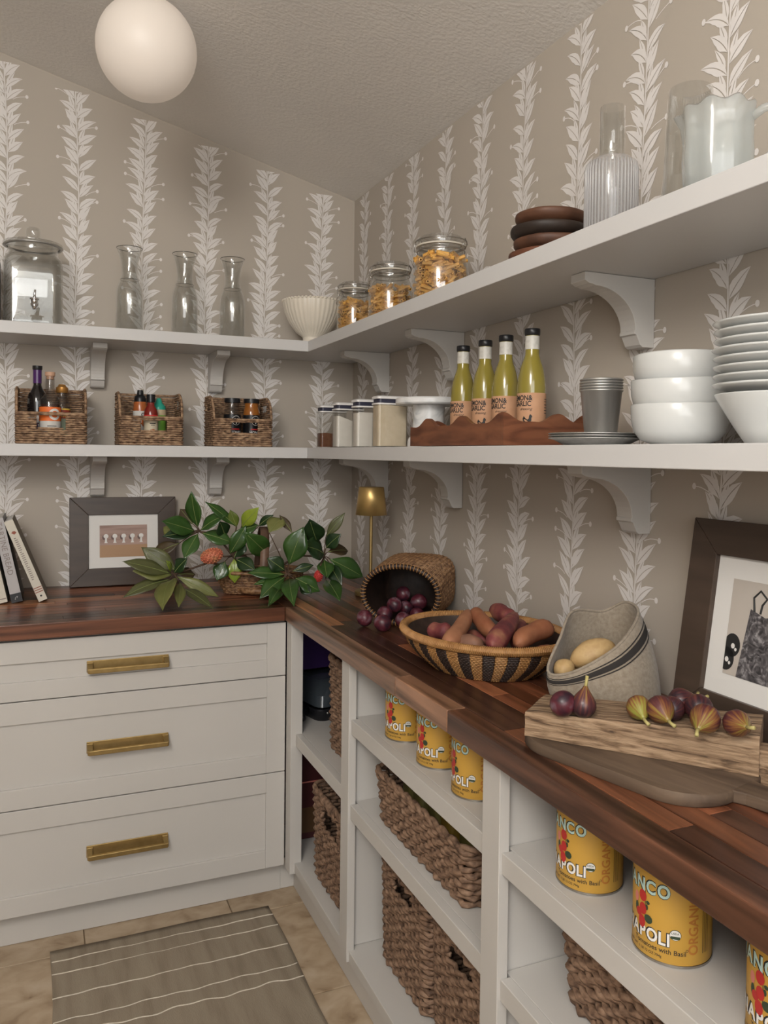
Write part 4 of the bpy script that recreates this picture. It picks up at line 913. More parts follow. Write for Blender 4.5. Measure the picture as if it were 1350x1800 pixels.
def leaf(par, b, tip, w, key, seed, org):
    R = random.Random(seed); b = Vector(b)-org; tip = Vector(tip)-org; ax = tip-b; L = ax.length; ax.normalize()
    nr = (VIEWC+Vector((R.uniform(-.35,.35),R.uniform(-.2,.2),R.uniform(-.15,.40)))); nr = (nr-ax*nr.dot(ax)).normalized(); sd = ax.cross(nr)
    w *= 1.28; n = 12; vs = []; cols = (-1,-.55,0,.55,1); arch = R.uniform(.02,.10)*L
    prof = [.05,.22,.46,.68,.86,.97,1.0,.97,.87,.70,.46,.22,.0]
    cup = R.uniform(.10,.22)
    for i in range(n+1):
        s = i/n; c = b+ax*(L*s)+nr*(arch*math.sin(PI*s))
        for q in cols:
            hw = w/2*prof[i]*q; wob = .03*w*math.sin(i*1.3+q*2+seed)
            vs.append(c+sd*hw+nr*(cup*abs(q)*w/2*prof[i]+wob*abs(q)))
    k = len(cols); fs = [(i*k+j,i*k+j+1,(i+1)*k+j+1,(i+1)*k+j) for i in range(n) for j in range(k-1)]
    o = MB().add(vs, fs).build('leaf', LM[LK[key]], par, smooth=True, solid=.0009, fix=True)
    pts = [b+ax*(L*i/10)+nr*(arch*math.sin(PI*i/10)+.0007) for i in range(10)]
    MB().tube(pts, [.0011*(1-.7*i/10)+.0002 for i in range(10)], 5).build('midrib', RIB, o, smooth=True)
BRN = {'A':((-.654,-.36,1.099),(-.50,-.36,.955),'spray of glossy green magnolia leaves, highest at the upper left'),
       'B':((-.737,-.40,.971),(-.52,-.38,.975),'spray of olive magnolia leaves drooping onto the worktop at left'),
       'E':((-.556,-.39,1.020),(-.46,-.36,.955),'spray of magnolia leaves with a lime green leaf at the centre'),
       'C':((-.392,-.46,.967),(-.43,-.37,.960),'spray of green magnolia leaves hanging over the worktop corner'),
       'D':((-.256,-.42,1.009),(-.42,-.37,.960),'spray of dark magnolia leaves nearest the brass lamp')}
def pod(par, c, rx, rz_, tilt, m):
    R = random.Random(5); mb = MB(); mb.ellipsoid((0,0,0), rx*.86,rx*.86,rz_*.9,16,12)
    for k in range(90):
        z = 1-2*(k+.5)/90; a = k*2.39996; r = math.sqrt(1-z*z)
        p = Vector((rx*.9*r*math.cos(a),rx*.9*r*math.sin(a),rz_*.93*z)); mb.ellipsoid(p, rx*.17,rx*.17,rx*.13,6,4)
    o = mb.build('seed_pod', m, par, smooth=True); o.location = c; o.rotation_euler = tilt; o['label'] = 'red seed pod'
POD1 = noise_mat('coral_pod', [(.42,.10,.06),(.52,.17,.09),(.36,.20,.09)], (40,40,40), rough=.6); POD2 = noise_mat('red_pod', [(.45,.03,.025),(.60,.07,.06)], (60,60,60), rough=.5)
sd_ = 0
for kname, (ctr, root, lab) in BRN.items():
    t = thing('magnolia_branch', lab, 'branch', root, 0, 'magnolia branches in the basket'); org = Vector(root); c = Vector(ctr)-org
    mid = c*.5+Vector((0,0,.03))
    MB().tube([(0,0,0), mid*.6, mid, c*.8+Vector((0,0,.012)), c], [.0042,.0038,.0034,.003,.0028], 8).build('stem', TWIG, t, smooth=True)
    for (b, tp, w, key) in LEAVES[kname]:
        sd_ += 1; leaf(t, b, tp, w, key, sd_, org)
        d = Vector(b)-Vector(ctr)
        if d.length > .004: MB().tube([c, c+d*.5+Vector((0,0,.004)), Vector(b)-org], [.0022,.0017,.0014], 6).build('leaf_stalk', TWIG, t, smooth=True)
    if kname == 'E':
        pod(t, Vector((-.627,-.425,1.028))-org, .0245,.036,(0,math.radians(75),math.radians(-10)), POD1)
        MB().tube([c, Vector((-.59,-.42,1.024))-org], .003, 6).build('leaf_stalk', TWIG, t, smooth=True)
    if kname == 'D':
        pod(t, Vector((-.286,-.455,.953))-org, .0150,.021,(.3,0,0), POD2)
        MB().tube([c, Vector((-.286,-.455,.972))-org], .003, 6).build('leaf_stalk', TWIG, t, smooth=True)
# ================================================================ worktop along the right wall
def orient(o, origin, zdir, xdir):
    z = Vector(zdir).normalized(); x = Vector(xdir); x = (x-z*x.dot(z)).normalized(); y = z.cross(x)
    m = Matrix.Identity(4)
    for i in range(3): m[i][0] = x[i]; m[i][1] = y[i]; m[i][2] = z[i]; m[i][3] = origin[i]
    o.matrix_world = m
# tipped basket: local z runs from the mouth to the bottom
pb = thing('plum_basket', 'brown reed basket tipped on its side spilling plums', 'basket')
orient(pb, (-.236,-.990,.9765), (.63,.77,.02), (0,0,1))
def sup(a, b, p, n=80):
    P = []
    for i in range(n):
        t = 2*PI*i/n; c, s = math.cos(t), math.sin(t)
        P.append((a*math.copysign(abs(c)**(2/p), c), b*math.copysign(abs(s)**(2/p), s)))
    return P
def plum_ring(z):
    k = z/.250; a = .0765+.004*math.sin(k*PI); b = .104-.004*k; p = 2.1+2.2*k
    if k > .93: q = 1-(k-.93)*1.2; a *= q; b *= q
    return a, b, p
m = MB(); R = random.Random(4)
for k in range(45):
    z = .004+k*.0055; a, b, p = plum_ring(z); Q, L = resample(sup(a, b, p), .0055); n = len(Q); pts = []
    for i in range(n):
        t = Q[(i+1) % n]-Q[i-1]; nn = Vector((t.y,-t.x,0)).normalized(); pts.append(Vector((Q[i].x,Q[i].y,z))+nn*((1,0,-1,0)[(i+(k % 2)*2) % 4]*.0014))
    m.tube(pts, .0027, 5, closed=True)
m.build('woven_wall', REED, pb, smooth=True, fix=False)
inn = [[(x*.955,y*.955,z) for x, y in sup(*plum_ring(z))] for z in (.004,.06,.12,.18,.236)]
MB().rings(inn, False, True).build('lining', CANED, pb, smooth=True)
a, b, p = plum_ring(0); Q, L = resample(sup(a, b, p), .004); m = MB()
m.tube([(q.x,q.y,0) for q in Q], .0066, 8, closed=True); m.build('rim', CANED, pb, smooth=True)
m = MB(); W_, L = resample(sup(a, b, p), .0095)
for i, q in enumerate(W_):
    t = (W_[(i+1) % len(W_)]-W_[i-1]).normalized(); nn = Vector((t.y,-t.x,0))
    m.tube([q+(nn*math.cos(2*PI*k/10)+Vector((0,0,1))*math.sin(2*PI*k/10))*.0072+t*.0012*k/10 for k in range(10)], .0014, 4, closed=True)
m.build('rim_wrapping', CANE, pb, smooth=True, fix=False)
# plums
PLUM = noise_mat('plum_skin', [(.026,.010,.018),(.095,.015,.024),(.17,.115,.14)], (42,42,42), detail=6, rough=.42, coat=.1, rand=30, poss=[.36,.54,.72])
def plum(loc, r, label, rot, m=PLUM):
    t = thing('plum', label, 'plum', loc, 0, 'plums'); t.rotation_euler = rot
    def f(d): a = math.atan2(d.y, d.x); return -.045*math.exp(-(a/.22)**2)*(1-abs(d.z)**4)-.10*max(0, d.z-.90)*10*.12
    MB().ellipsoid((0,0,0), r, r, r*1.06, 24, 16, f).build('plum_flesh', m, t, smooth=True)
    MB().lathe([(0,r*.98),(r*.10,r*.985),(r*.06,r*1.0),(0,r*1.0)],10).build('stem_scar', TWIG, t, smooth=True)
PL = [((-.322,-.952,.9135),.0215,'leftmost plum spilled in front of the tipped basket'),((-.303,-1.030,.9140),.0222,'plum farthest forward in front of the tipped basket'),
 ((-.268,-.962,.9215),.0215,'plum behind the two front plums at the basket mouth'),((-.232,-.945,.9420),.0205,'plum resting on others in the middle of the basket mouth'),((-.190,-.928,.9280),.0200,'dusky plum deep in the middle of the tipped basket'),
 ((-.236,-1.012,.9130),.0215,'dusky plum at the lower right of the basket mouth'),((-.168,-.862,.9540),.0205,'topmost plum at the back of the tipped basket'),((-.138,-.902,.9365),.0225,'large plum at the right inside the tipped basket'),((-.172,-.962,.9135),.0205,'plum at the right edge of the basket mouth')]
for i, (c, r, lb) in enumerate(PL): plum(c, r, lb, (i*.7-1,i*1.1,i*2.3))
# oval basket of sweet potatoes
ob = thing('oval_basket', 'shallow oval basket with honey and dark vertical bands of sweet potatoes', 'basket', (-.230,-1.420,ZC+.0008), math.radians(12))
AX, AY, HB = .158,.196,.074
def prof(z): return .66+.34*math.sin(min(1, z/HB)*PI/2)
for mi, (nm, mm) in enumerate((('honey_band', CANE), ('dark_band', CANED))):
    m = MB(); nb = 44
    for k in range(18):
        z = .003+k*.0040; f = prof(z)
        for s in range(nb):
            if s % 2 != mi: continue
            pts = []
            for j in range(7):
                a = 2*PI*(s+j/6)/nb; amp = (1 if j % 2 == k % 2 else -1)*.0011
                pts.append(((AX*f+amp)*math.cos(a), (AY*f+amp)*math.sin(a), z))
            m.tube(pts, .0024, 5)
    m.build(nm, mm, ob, smooth=True, fix=False)
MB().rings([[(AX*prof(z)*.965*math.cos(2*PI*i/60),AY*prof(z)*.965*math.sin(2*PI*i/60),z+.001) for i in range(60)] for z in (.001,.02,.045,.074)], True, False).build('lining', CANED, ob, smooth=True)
m = MB(); Q, L = resample([(AX*math.cos(2*PI*i/90),AY*math.sin(2*PI*i/90)) for i in range(90)], .004)
rimp = [Vector((q.x*1.015,q.y*1.012,HB+.002)) for q in Q]; m.tube(rimp, .0085, 10, closed=True)
for i in range(0, len(rimp)):
    q = rimp[i]; t = (rimp[(i+1) % len(rimp)]-rimp[i-1]).normalized(); nn = Vector((t.y,-t.x,0))
    m.tube([q+(nn*math.cos(2*PI*k/8)+Vector((0,0,1))*math.sin(2*PI*k/8))*.0086+t*.0035*k/8 for k in range(8)], .0018, 4, closed=True)
m.build('rim', CANE, ob, smooth=True, fix=False)
MB().tube([(AX*.80*math.cos(a),AY*.80*math.sin(a),.038+.010*math.sin(a*2)) for a in [PI*.55+PI*1.0*i/24 for i in range(25)]], .0068, 8).build('inner_hoop', CANE, ob, smooth=True)
YAM = [noise_mat('sweet_potato_'+k, c, (26,26,26), detail=5, rough=.62, bump=.5, bscale=(70,70,70), dist=.002, rand=20) for k, c in (('tan',[(.28,.115,.058),(.38,.17,.088)]),('copper',[(.25,.085,.04),(.34,.135,.065)]),('red',[(.10,.022,.028),(.19,.042,.042),(.30,.13,.075)]),('brown',[(.17,.085,.055),(.25,.12,.075)]))]
def yam(pa, pbb, ra, rb, m, label, bend, seed):
    pa, pbb = Vector(pa), Vector(pbb); t = thing('sweet_potato', label, 'sweet potato', (pa+pbb)/2, 0, 'sweet potatoes in the oval basket'); o = (pa+pbb)/2
    d = pbb-pa; L = d.length; d.normalize(); s = d.cross(Vector((0,0,1))).normalized(); R = random.Random(seed); n = 16; seg = 18; rings = []
    a0 = -ra*.95; a1 = L+rb*.95
    for i in range(n+1):
        u = i/n; p = a0+(a1-a0)*u; base = ra+(rb-ra)*u
        e = 1.0
        if u < .25: e = math.sqrt(max(0, 1-((.25-u)/.25)**2))
        if u > .75: e = math.sqrt(max(0, 1-((u-.75)/.25)**2))
        rr = max(base*e*(1+.06*math.sin(u*9+seed)), .0014)
        c = pa-o+d*p+s*(bend*math.sin(PI*u)); up = s.cross(d)
        rings.append([c+(s*math.cos(2*PI*k/seg)+up*math.sin(2*PI*k/seg))*rr*(1+.05*math.sin(2*PI*k/seg*2+u*5+seed)+.03*math.sin(2*PI*k/seg*3+seed+u*11)) for k in range(seg)])
    MB().rings(rings).build('tuber', m, t, smooth=True)
    tip = rings[-1]; c = sum(tip, Vector())/seg
    MB().tube([c-d*.002, c+d*.004+s*.002, c+d*.009+s*.004], [.0018,.0012,.0006], 6).build('root_tip', YAM[3], t, smooth=True)
SWEET = [((-.349,-1.483,.967),(-.213,-1.317,.988),.0215,.0135,0,'long tan sweet potato slanting up at the left',.006),((-.202,-1.337,.990),(-.219,-1.442,.968),.0175,.0185,1,'copper sweet potato slanting down at the centre back',.004),
 ((-.283,-1.553,.978),(-.145,-1.407,.995),.0265,.0140,2,'largest red sweet potato at the centre front',.004),((-.109,-1.275,.975),(-.116,-1.339,.978),.0230,.0190,2,'red sweet potato at the very back of the basket',0),
 ((-.225,-1.561,.975),(-.143,-1.526,.987),.0185,.0230,1,'kidney shaped copper sweet potato at the right',-.012),((-.100,-1.361,.960),(-.200,-1.505,.957),.0190,.0150,2,'dark red sweet potato behind the largest one',0),
 ((-.298,-1.324,.955),(-.289,-1.351,.957),.0190,.0180,2,'short red sweet potato at the left rear',0),((-.352,-1.420,.948),(-.322,-1.462,.948),.0135,.0130,0,'small tan sweet potato half hidden at the left',0),
 ((-.315,-1.470,.957),(-.296,-1.498,.960),.0205,.0205,3,'stubby brown sweet potato at the front left',0),((-.192,-1.566,.946),(-.142,-1.536,.946),.0150,.0140,1,'small copper sweet potato low at the right rim',0),
 ((-.227,-1.364,.945),(-.222,-1.400,.944),.0150,.0140,2,'small red sweet potato deep in the middle',0)]
for i, (pa, pbb, ra, rb, mi, lb, bd) in enumerate(SWEET): yam(pa, pbb, ra, rb, YAM[mi], lb+' of the oval basket' if 'basket' not in lb else lb, bd, i+1)
# linen bag with potatoes
LINEN = noise_mat('oatmeal_linen', [(.235,.19,.14),(.315,.265,.205)], (160,160,160), rough=.95, bump=.6, bscale=(500,500,500), dist=.001, sheen=.2)
LINB = mat('black_linen_stripe', (.028,.024,.022), .95)
bg = thing('linen_bag', 'tilted oatmeal linen bag with black stripes holding potatoes', 'bag', (-.165,-1.745,ZC+.0008)); bo = Vector((-.165,-1.745,ZC+.0008))
MO = [(-.293,-1.752,.971),(-.266,-1.785,.974),(-.203,-1.811,1.012),(-.143,-1.792,1.043),(-.098,-1.756,1.068),(-.088,-1.706,1.073),(-.113,-1.674,1.051),(-.186,-1.676,1.056),(-.243,-1.718,1.020)]
BA = [(-.262,-1.752,.893),(-.236,-1.792,.893),(-.185,-1.852,.893),(-.122,-1.838,.893),(-.078,-1.800,.893),(-.072,-1.752,.893),(-.108,-1.700,.893),(-.178,-1.688,.893),(-.238,-1.712,.893)]
MO = [Vector(p)-bo for p in MO]; BA = [Vector(p)-bo for p in BA]
def bag_ring(t, off=0):
    P = []; cM = sum(MO, Vector())/9; cB = sum(BA, Vector())/9
    for a, b in zip(MO, BA):
        p = a.lerp(b, t); c = cM.lerp(cB, t); d = p-c; d.z = 0
        P.append(p+d.normalized()*(.010*math.sin(PI*min(1, t*1.05))+off))
    return P
def cr(P, n=5):                         # smooth closed loop through the points
    out = []; m_ = len(P)
    for i in range(m_):
        p0, p1, p2, p3 = P[i-1], P[i], P[(i+1) % m_], P[(i+2) % m_]
        for k in range(n):
            t = k/n; out.append(.5*((2*p1)+(p2-p0)*t+(2*p0-5*p1+4*p2-p3)*t*t+(3*p1-p0-3*p2+p3)*t**3))
    return out
MB().rings([cr(bag_ring(t)) for t in (0,.05,.12,.2,.3,.42,.55,.7,.85,.95,1.0)], False, True).build('bag_body', LINEN, bg, smooth=True, solid=.0024)
MB().tube(cr(bag_ring(0)), .0026, 8, closed=True).build('hem', LINEN, bg, smooth=True)
for t0, t1 in ((.09,.105),(.125,.205),(.225,.24)): MB().rings([cr(bag_ring(t0,.0024)),cr(bag_ring((t0+t1)/2,.0028)),cr(bag_ring(t1,.0024))], False, False).build('stripe', LINB, bg, smooth=True)
POT = noise_mat('potato_skin', [(.40,.25,.105),(.50,.34,.16),(.36,.21,.085)], (30,30,30), rough=.55, bump=.3, bscale=(60,60,60), dist=.001, rand=20)
def potato(loc, r, rot, label, seed):
    o = MB().ellipsoid((0,0,0), *r, 24, 16, lambda d: .07*smooth_noise(d, seed)).build('potato', POT, None, smooth=True); o.location = loc; o.rotation_euler = rot
    tag(o, label, 'potato', 'potatoes in the linen bag')
potato((-.188,-1.742,.990),(.044,.027,.026),(0,-.35,-.35),'large yellow potato in the mouth of the linen bag',1.0)
potato((-.246,-1.736,.966),(.022,.019,.018),(0,.2,.6),'small potato at the lower left of the linen bag',2.0)
potato((-.196,-1.712,.948),(.034,.026,.024),(0,.1,1.2),'potato partly hidden below the large one in the bag',3.0)
# paddle board and the old block on it
OLDW = noise_mat('weathered_oak', [(.038,.022,.013),(.19,.118,.068),(.30,.20,.122),(.38,.265,.168)], (12,110,110), detail=10, rough=.9, bump=1.0, bscale=(16,120,120), dist=.006, distort=1.0, poss=[.30,.43,.56,.72], bdetail=8)
GREYW = noise_mat('grey_brown_board', [(.042,.026,.017),(.092,.06,.039),(.135,.09,.058)], (4,30,30), detail=7, rough=.7, bump=.4, bscale=(6,50,50), dist=.002, distort=.8)
bdv = thing('paddle_board', 'grey brown rounded paddle board under the thick wooden block', 'cutting board', (-.287,-1.975,ZC+.0006), math.atan2(-.965,.26))
P = srect(.170,.105,.075,10)
MB().rings([[(x*k,y*k,z) for x, y in P] for z, k in ((0,.985),(.003,1),(.015,1),(.018,.985))]).build('board_plate', GREYW, bdv, smooth=True, angle=50)
Pm = [(.162,.030),(.185,.024),(.26,.022),(.300,.027),(.318,.015),(.318,-.015),(.300,-.027),(.26,-.022),(.185,-.024),(.162,-.030)]
MB().prism([(x,y,.0006) for x, y in Pm], (0,0,.0168)).build('board_handle', GREYW, bdv, bevel=.002)
def old_block(loc, rz, L, Wd, h0, h1, label, seed, bv=.003):
    t = thing('wood_block', label, 'wood block', loc, rz); n = 26; R = random.Random(seed); rings = []
    for i in range(n+1):
        u = i/n; x = -L/2+L*u; h = h0+(h1-h0)*u; j = lambda: R.uniform(-1,1)*.0012
        rings.append([(x,-Wd/2+j(),0.0002),(x,Wd/2+j(),0.0002),(x,Wd/2+j(),h*.5),(x,Wd/2+j()-.001,h-.002),(x,Wd/4,h+j()*.6),(x,-Wd/4,h+j()*.6),(x,-Wd/2+.003+j(),h+j()*.5),(x,-Wd/2+j(),h-.004+j()),(x,-Wd/2+.001+j(),h*.55),(x,-Wd/2+j(),h*.2)])
    MB().rings(rings).build('block_body', OLDW, t, smooth=True, angle=30)
    return t
ux, uy = .632,-.775
old_block((-.2645,-1.961,ZC+.0190), math.atan2(uy,ux), .335,.118,.037,.056, 'thick weathered wooden block under the figs', 3)
old_block((-.132,-2.164,ZC+.0006), math.atan2(uy,ux), .15,.044,.052,.056, 'second weathered block at the right picture edge', 6)
# figs
def fig_mat():
    m = mat('fig_skin', (.1,.05,.05), .42, coat=.1); n = N(m); tc = n.new('ShaderNodeTexCoord'); oi = n.new('ShaderNodeObjectInfo')
    sp_ = n.new('ShaderNodeSeparateXYZ'); n.ln(tc.outputs['Object'], sp_.inputs[0])
    at = n.new('ShaderNodeMath', operation='ARCTAN2'); n.ln(sp_.outputs[0], at.inputs[0]); n.ln(sp_.outputs[1], at.inputs[1])
    cb = n.new('ShaderNodeCombineXYZ'); m1 = n.new('ShaderNodeMath', operation='MULTIPLY'); m1.inputs[1].default_value = 3.2; n.ln(at.outputs[0], m1.inputs[0]); n.ln(m1.outputs[0], cb.inputs[0])
    m2 = n.new('ShaderNodeMath', operation='MULTIPLY'); m2.inputs[1].default_value = 18; n.ln(sp_.outputs[2], m2.inputs[0]); n.ln(m2.outputs[0], cb.inputs[1])
    m3 = n.new('ShaderNodeMath', operation='MULTIPLY'); m3.inputs[1].default_value = 50; n.ln(oi.outputs['Random'], m3.inputs[0]); n.ln(m3.outputs[0], cb.inputs[2])
    nz = n.new('ShaderNodeTexNoise'); nz.inputs['Scale'].default_value = 1.5; nz.inputs['Detail'].default_value = 4; n.ln(cb.outputs[0], nz.inputs['Vector'])
    # ripeness: object colour red channel moves the balance; paler towards the stem
    zz_ = n.new('ShaderNodeMath', operation='MULTIPLY_ADD'); zz_.inputs[1].default_value = 9.0; n.ln(sp_.outputs[2], zz_.inputs[0]); n.ln(nz.outputs[0], zz_.inputs[2])
    sc = n.new('ShaderNodeSeparateColor'); n.ln(oi.outputs['Color'], sc.inputs[0])
    ad = n.new('ShaderNodeMath', operation='ADD'); n.ln(zz_.outputs[0], ad.inputs[0]); n.ln(sc.outputs[0], ad.inputs[1])
    cr_ = n.new('ShaderNodeValToRGB'); e = cr_.color_ramp.elements
    for c in range(2): e.new(.5)
    for i, (p, c) in enumerate(((.36,(.028,.012,.018)),(.60,(.10,.026,.026)),(.80,(.22,.095,.030)),(1.02,(.26,.26,.045)))): e[i].position = p; e[i].color = (*c,1)
    n.ln(ad.outputs[0], cr_.inputs[0]); n.ln(cr_.outputs[0], n.b.inputs['Base Color']); return m
FIG = fig_mat(); FSTEM = mat('fig_stem', (.42,.36,.14), .6)
def fig(loc, r, zdir, ripe, label, stem=.016):
    t = thing('fig', label, 'fig', loc, 0, 'figs on the wooden block')
    pr = [(0,-r*.95),(r*.30,-r*.93),(r*.62,-r*.80),(r*.90,-r*.48),(r,-r*.10),(r*.93,r*.28),(r*.74,r*.64),(r*.48,r*.98),(r*.26,r*1.28),(r*.15,r*1.48),(0,r*1.5)]
    b = MB().lathe(pr, 28, flute=lambda a, z: .016*math.cos(a*9+1)).build('fruit', FIG, t, smooth=True); b.color = (ripe,0,0,1)
    MB().tube([(0,0,r*1.42),(.001,0,r*1.42+stem*.5),(.003,.001,r*1.42+stem)], [.0028,.0024,.0028], 8).build('stem', FSTEM, t, smooth=True)
    orient(t, loc, zdir, (1,.3,.1))
zt = ZC+.0190
def bz(x, y):                               # block top height at a point
    s = ((x+.2645)*ux+(y+1.961)*uy)/.335+.5; return zt+.037+.019*max(0, min(1, s))
FG = [((-.352,-1.932),.0195,(.15,.05,1),-.16,'upright brown fig beside the dark plum'),((-.292,-1.986),.0185,(-.35,-.75,-.25),.30,'green fig lying stem forward, left of the others'),
 ((-.276,-2.014),.0205,(-.30,-.85,-.22),.12,'red and yellow fig facing forward in the middle row'),((-.252,-2.012),.0185,(.5,.3,.1),-.22,'dark purple fig between the middle ones'),
 ((-.216,-1.992),.0195,(.8,-.3,.1),-.20,'dark fig at the back touching the picture frame'),((-.222,-2.034),.0205,(.5,.6,.2),.02,'rosy fig behind the yellow stemmed one'),
 ((-.256,-2.080),.0210,(-.85,-.45,-.22),.14,'large olive fig with a curved pale stem at front'),((-.229,-2.112),.0190,(-.35,-.9,.15),.10,'yellow and maroon fig at the right end of the block')]
for (x, y), r, zd, rp, lb in FG:
    k = .95 if zd[2] > .8 else 1.0; fig((x, y, bz(x, y)+r*k-.0005), r, zd, rp, lb)
plum((-.377,-1.914,bz(-.377,-1.914)+.0192), .0195, 'dark plum beside the upright fig on the wooden block', (.5,.9,.2))

# ================================================================ cabinet contents
LABY = noise_mat('mustard_label', [(.52,.29,.045),(.56,.325,.06)], (10,10,10), rough=.5); TIN = mat('tin', (.42,.40,.37), .3, 1)
PALEB = mat('pale_blue_ink', (.48,.66,.62), .5); ORGI = mat('orange_ink', (.42,.16,.03), .5); TOMR = mat('tomato_ink', (.45,.028,.025), .45); LEAFI = mat('dark_leaf_ink', (.035,.055,.03), .5); PINKI = mat('pink_ink', (.62,.20,.16), .5)
def make_can():
    t = thing('tomato_can', '', 'can'); r = .0505; H = .118
    MB().lathe([(r-.0006,.003),(r,.004),(r,H-.004),(r-.0006,H-.003)],56).build('label_wrap', LABY, t, smooth=True, angle=40)
    MB().lathe([(0,.002),(r-.002,.002),(r-.001,0),(r+.0006,.0005),(r+.0006,.0032),(r-.0010,.0040)],48).build('bottom_rim', TIN, t, smooth=True, angle=50)
    MB().lathe([(r-.0010,H-.004),(r+.0006,H-.0032),(r+.0006,H-.0003),(r-.001,H),(r-.003,H-.0005),(r-.0035,H-.004),(r*.55,H-.004),(r*.5,H-.0034),(0,H-.0034)],48).build('lid', TIN, t, smooth=True, angle=50)
    R1 = r+.0003; R2 = r+.0006; R3 = r+.0009
    # lettering; u = 0 is the right-hand end of the two big words
    def big(body, size, bold, z, tracking):
        x = 0; polys = []
        for ch in body[::-1]:
            p = text_poly(ch, size, bold, 'RIGHT', 0, .86); w = max(v[0] for v in p[0])-min(v[0] for v in p[0]); polys.append(shift(p, x, z)); x -= w+tracking
        return polys
    f1, f2, f3 = cyl(R1,0,0), cyl(R2,0,0), cyl(R3,0,0)
    printed(t, 'brand_outline', INKB, big('BIANCO', .0235, .075, .087, .0010), f1); printed(t, 'name_outline', INKB, big('DINAPOLI', .0225, .075, .0265, .0002), f1)
    printed(t, 'brand_lettering', PALEB, [shift(q, -.0005, 0) for q in big('BIANCO', .0235, .03, .087, .0024)], f2)
    printed(t, 'name_lettering', INKW, [shift(q, -.0005, 0) for q in big('DINAPOLI', .0225, .03, .0265, .0016)], f2)
    printed(t, 'product_lettering', INKB, [shift(text_poly('Tomatoes with Basil', .0088, .008, 'RIGHT'), .020, .0165), shift(text_poly('NET WT. 1 LB 12 OZ 794g', .0048, .008, 'RIGHT'), -.010, .0095), shift(ringp(.0012,.0017,14), .0215, .0235)], f2)
    printed(t, 'tomato_print', TOMR, [disc(.0064,.0078,18,(-.0385,.0795)), disc(.0060,.0078,18,(-.0380,.0625)), disc(.0054,.0055,18,(-.0455,.0555)), disc(.0060,.0082,18,(-.0395,.0455))], f3)
    printed(t, 'pale_tomato_print', PINKI, [disc(.0042,.0070,16,(-.0505,.0735))], f3)
    printed(t, 'leaf_print', LEAFI, [disc(.0062,.0058,12,(-.029,.052)), disc(.0035,.0070,10,(-.050,.060)), disc(.0030,.0026,8,(-.030,.073)), disc(.0022,.0040,8,(-.0315,.0665)), disc(.0034,.0024,8,(-.049,.089)), rect(-.0345,-.0335,.05,.088)], f2)
    printed(t, 'seal_edge', LEAFI, [disc(.0073,.0070,22,(.0065,.0425))], f1); printed(t, 'seal_face', INKW, [disc(.0066,.0063,22,(.0065,.0425))], f2)
    printed(t, 'seal_lettering', LEAFI, [shift(text_poly('USDA', .0038, .01, 'CENTER'), .0065, .0435), rect(.0008,.0122,.0375,.0412,4)], f3)
    up = lambda u, v: f2(.036-v, .018+u)
    printed(t, 'side_lettering', ORGI, [text_poly('ORGANIC', .0185, .02, 'LEFT', 0, .92)], up)
    printed(t, 'small_side_print', INKB, [rect(0,.085,-.0085-k*.0030,-.0077-k*.0030,2) for k in range(4)], up)
    return t
can0 = make_can(); first = True
for (x, y, z, turn, lb) in ((-.338,-1.262,.701,-4,'mustard tomato can farthest left on the middle bay top shelf'),(-.338,-1.430,.701,-5,'mustard tomato can, second on the middle bay top shelf'),(-.340,-1.592,.701,-19,'mustard tomato can against the second stile, middle bay top shelf'),
    (-.336,-1.932,.697,-5,'mustard tomato can farthest left in the right bay'),(-.340,-2.113,.697,-2,'mustard tomato can in the middle of the right bay'),(-.335,-2.300,.697,0,'mustard tomato can cut off at the bottom right of the picture')):
    az = math.atan2(CAM.y-y, CAM.x-x)+math.radians(turn)
    if first: t = can0; first = False; t.location = (x,y,z+.0004); t.rotation_euler = (0,0,az); t['label'] = lb
    else: t = copy_tree(can0, label=lb, loc=(x,y,z+.0004), rz=az)
    t['group'] = 'tomato cans in the open cabinet'
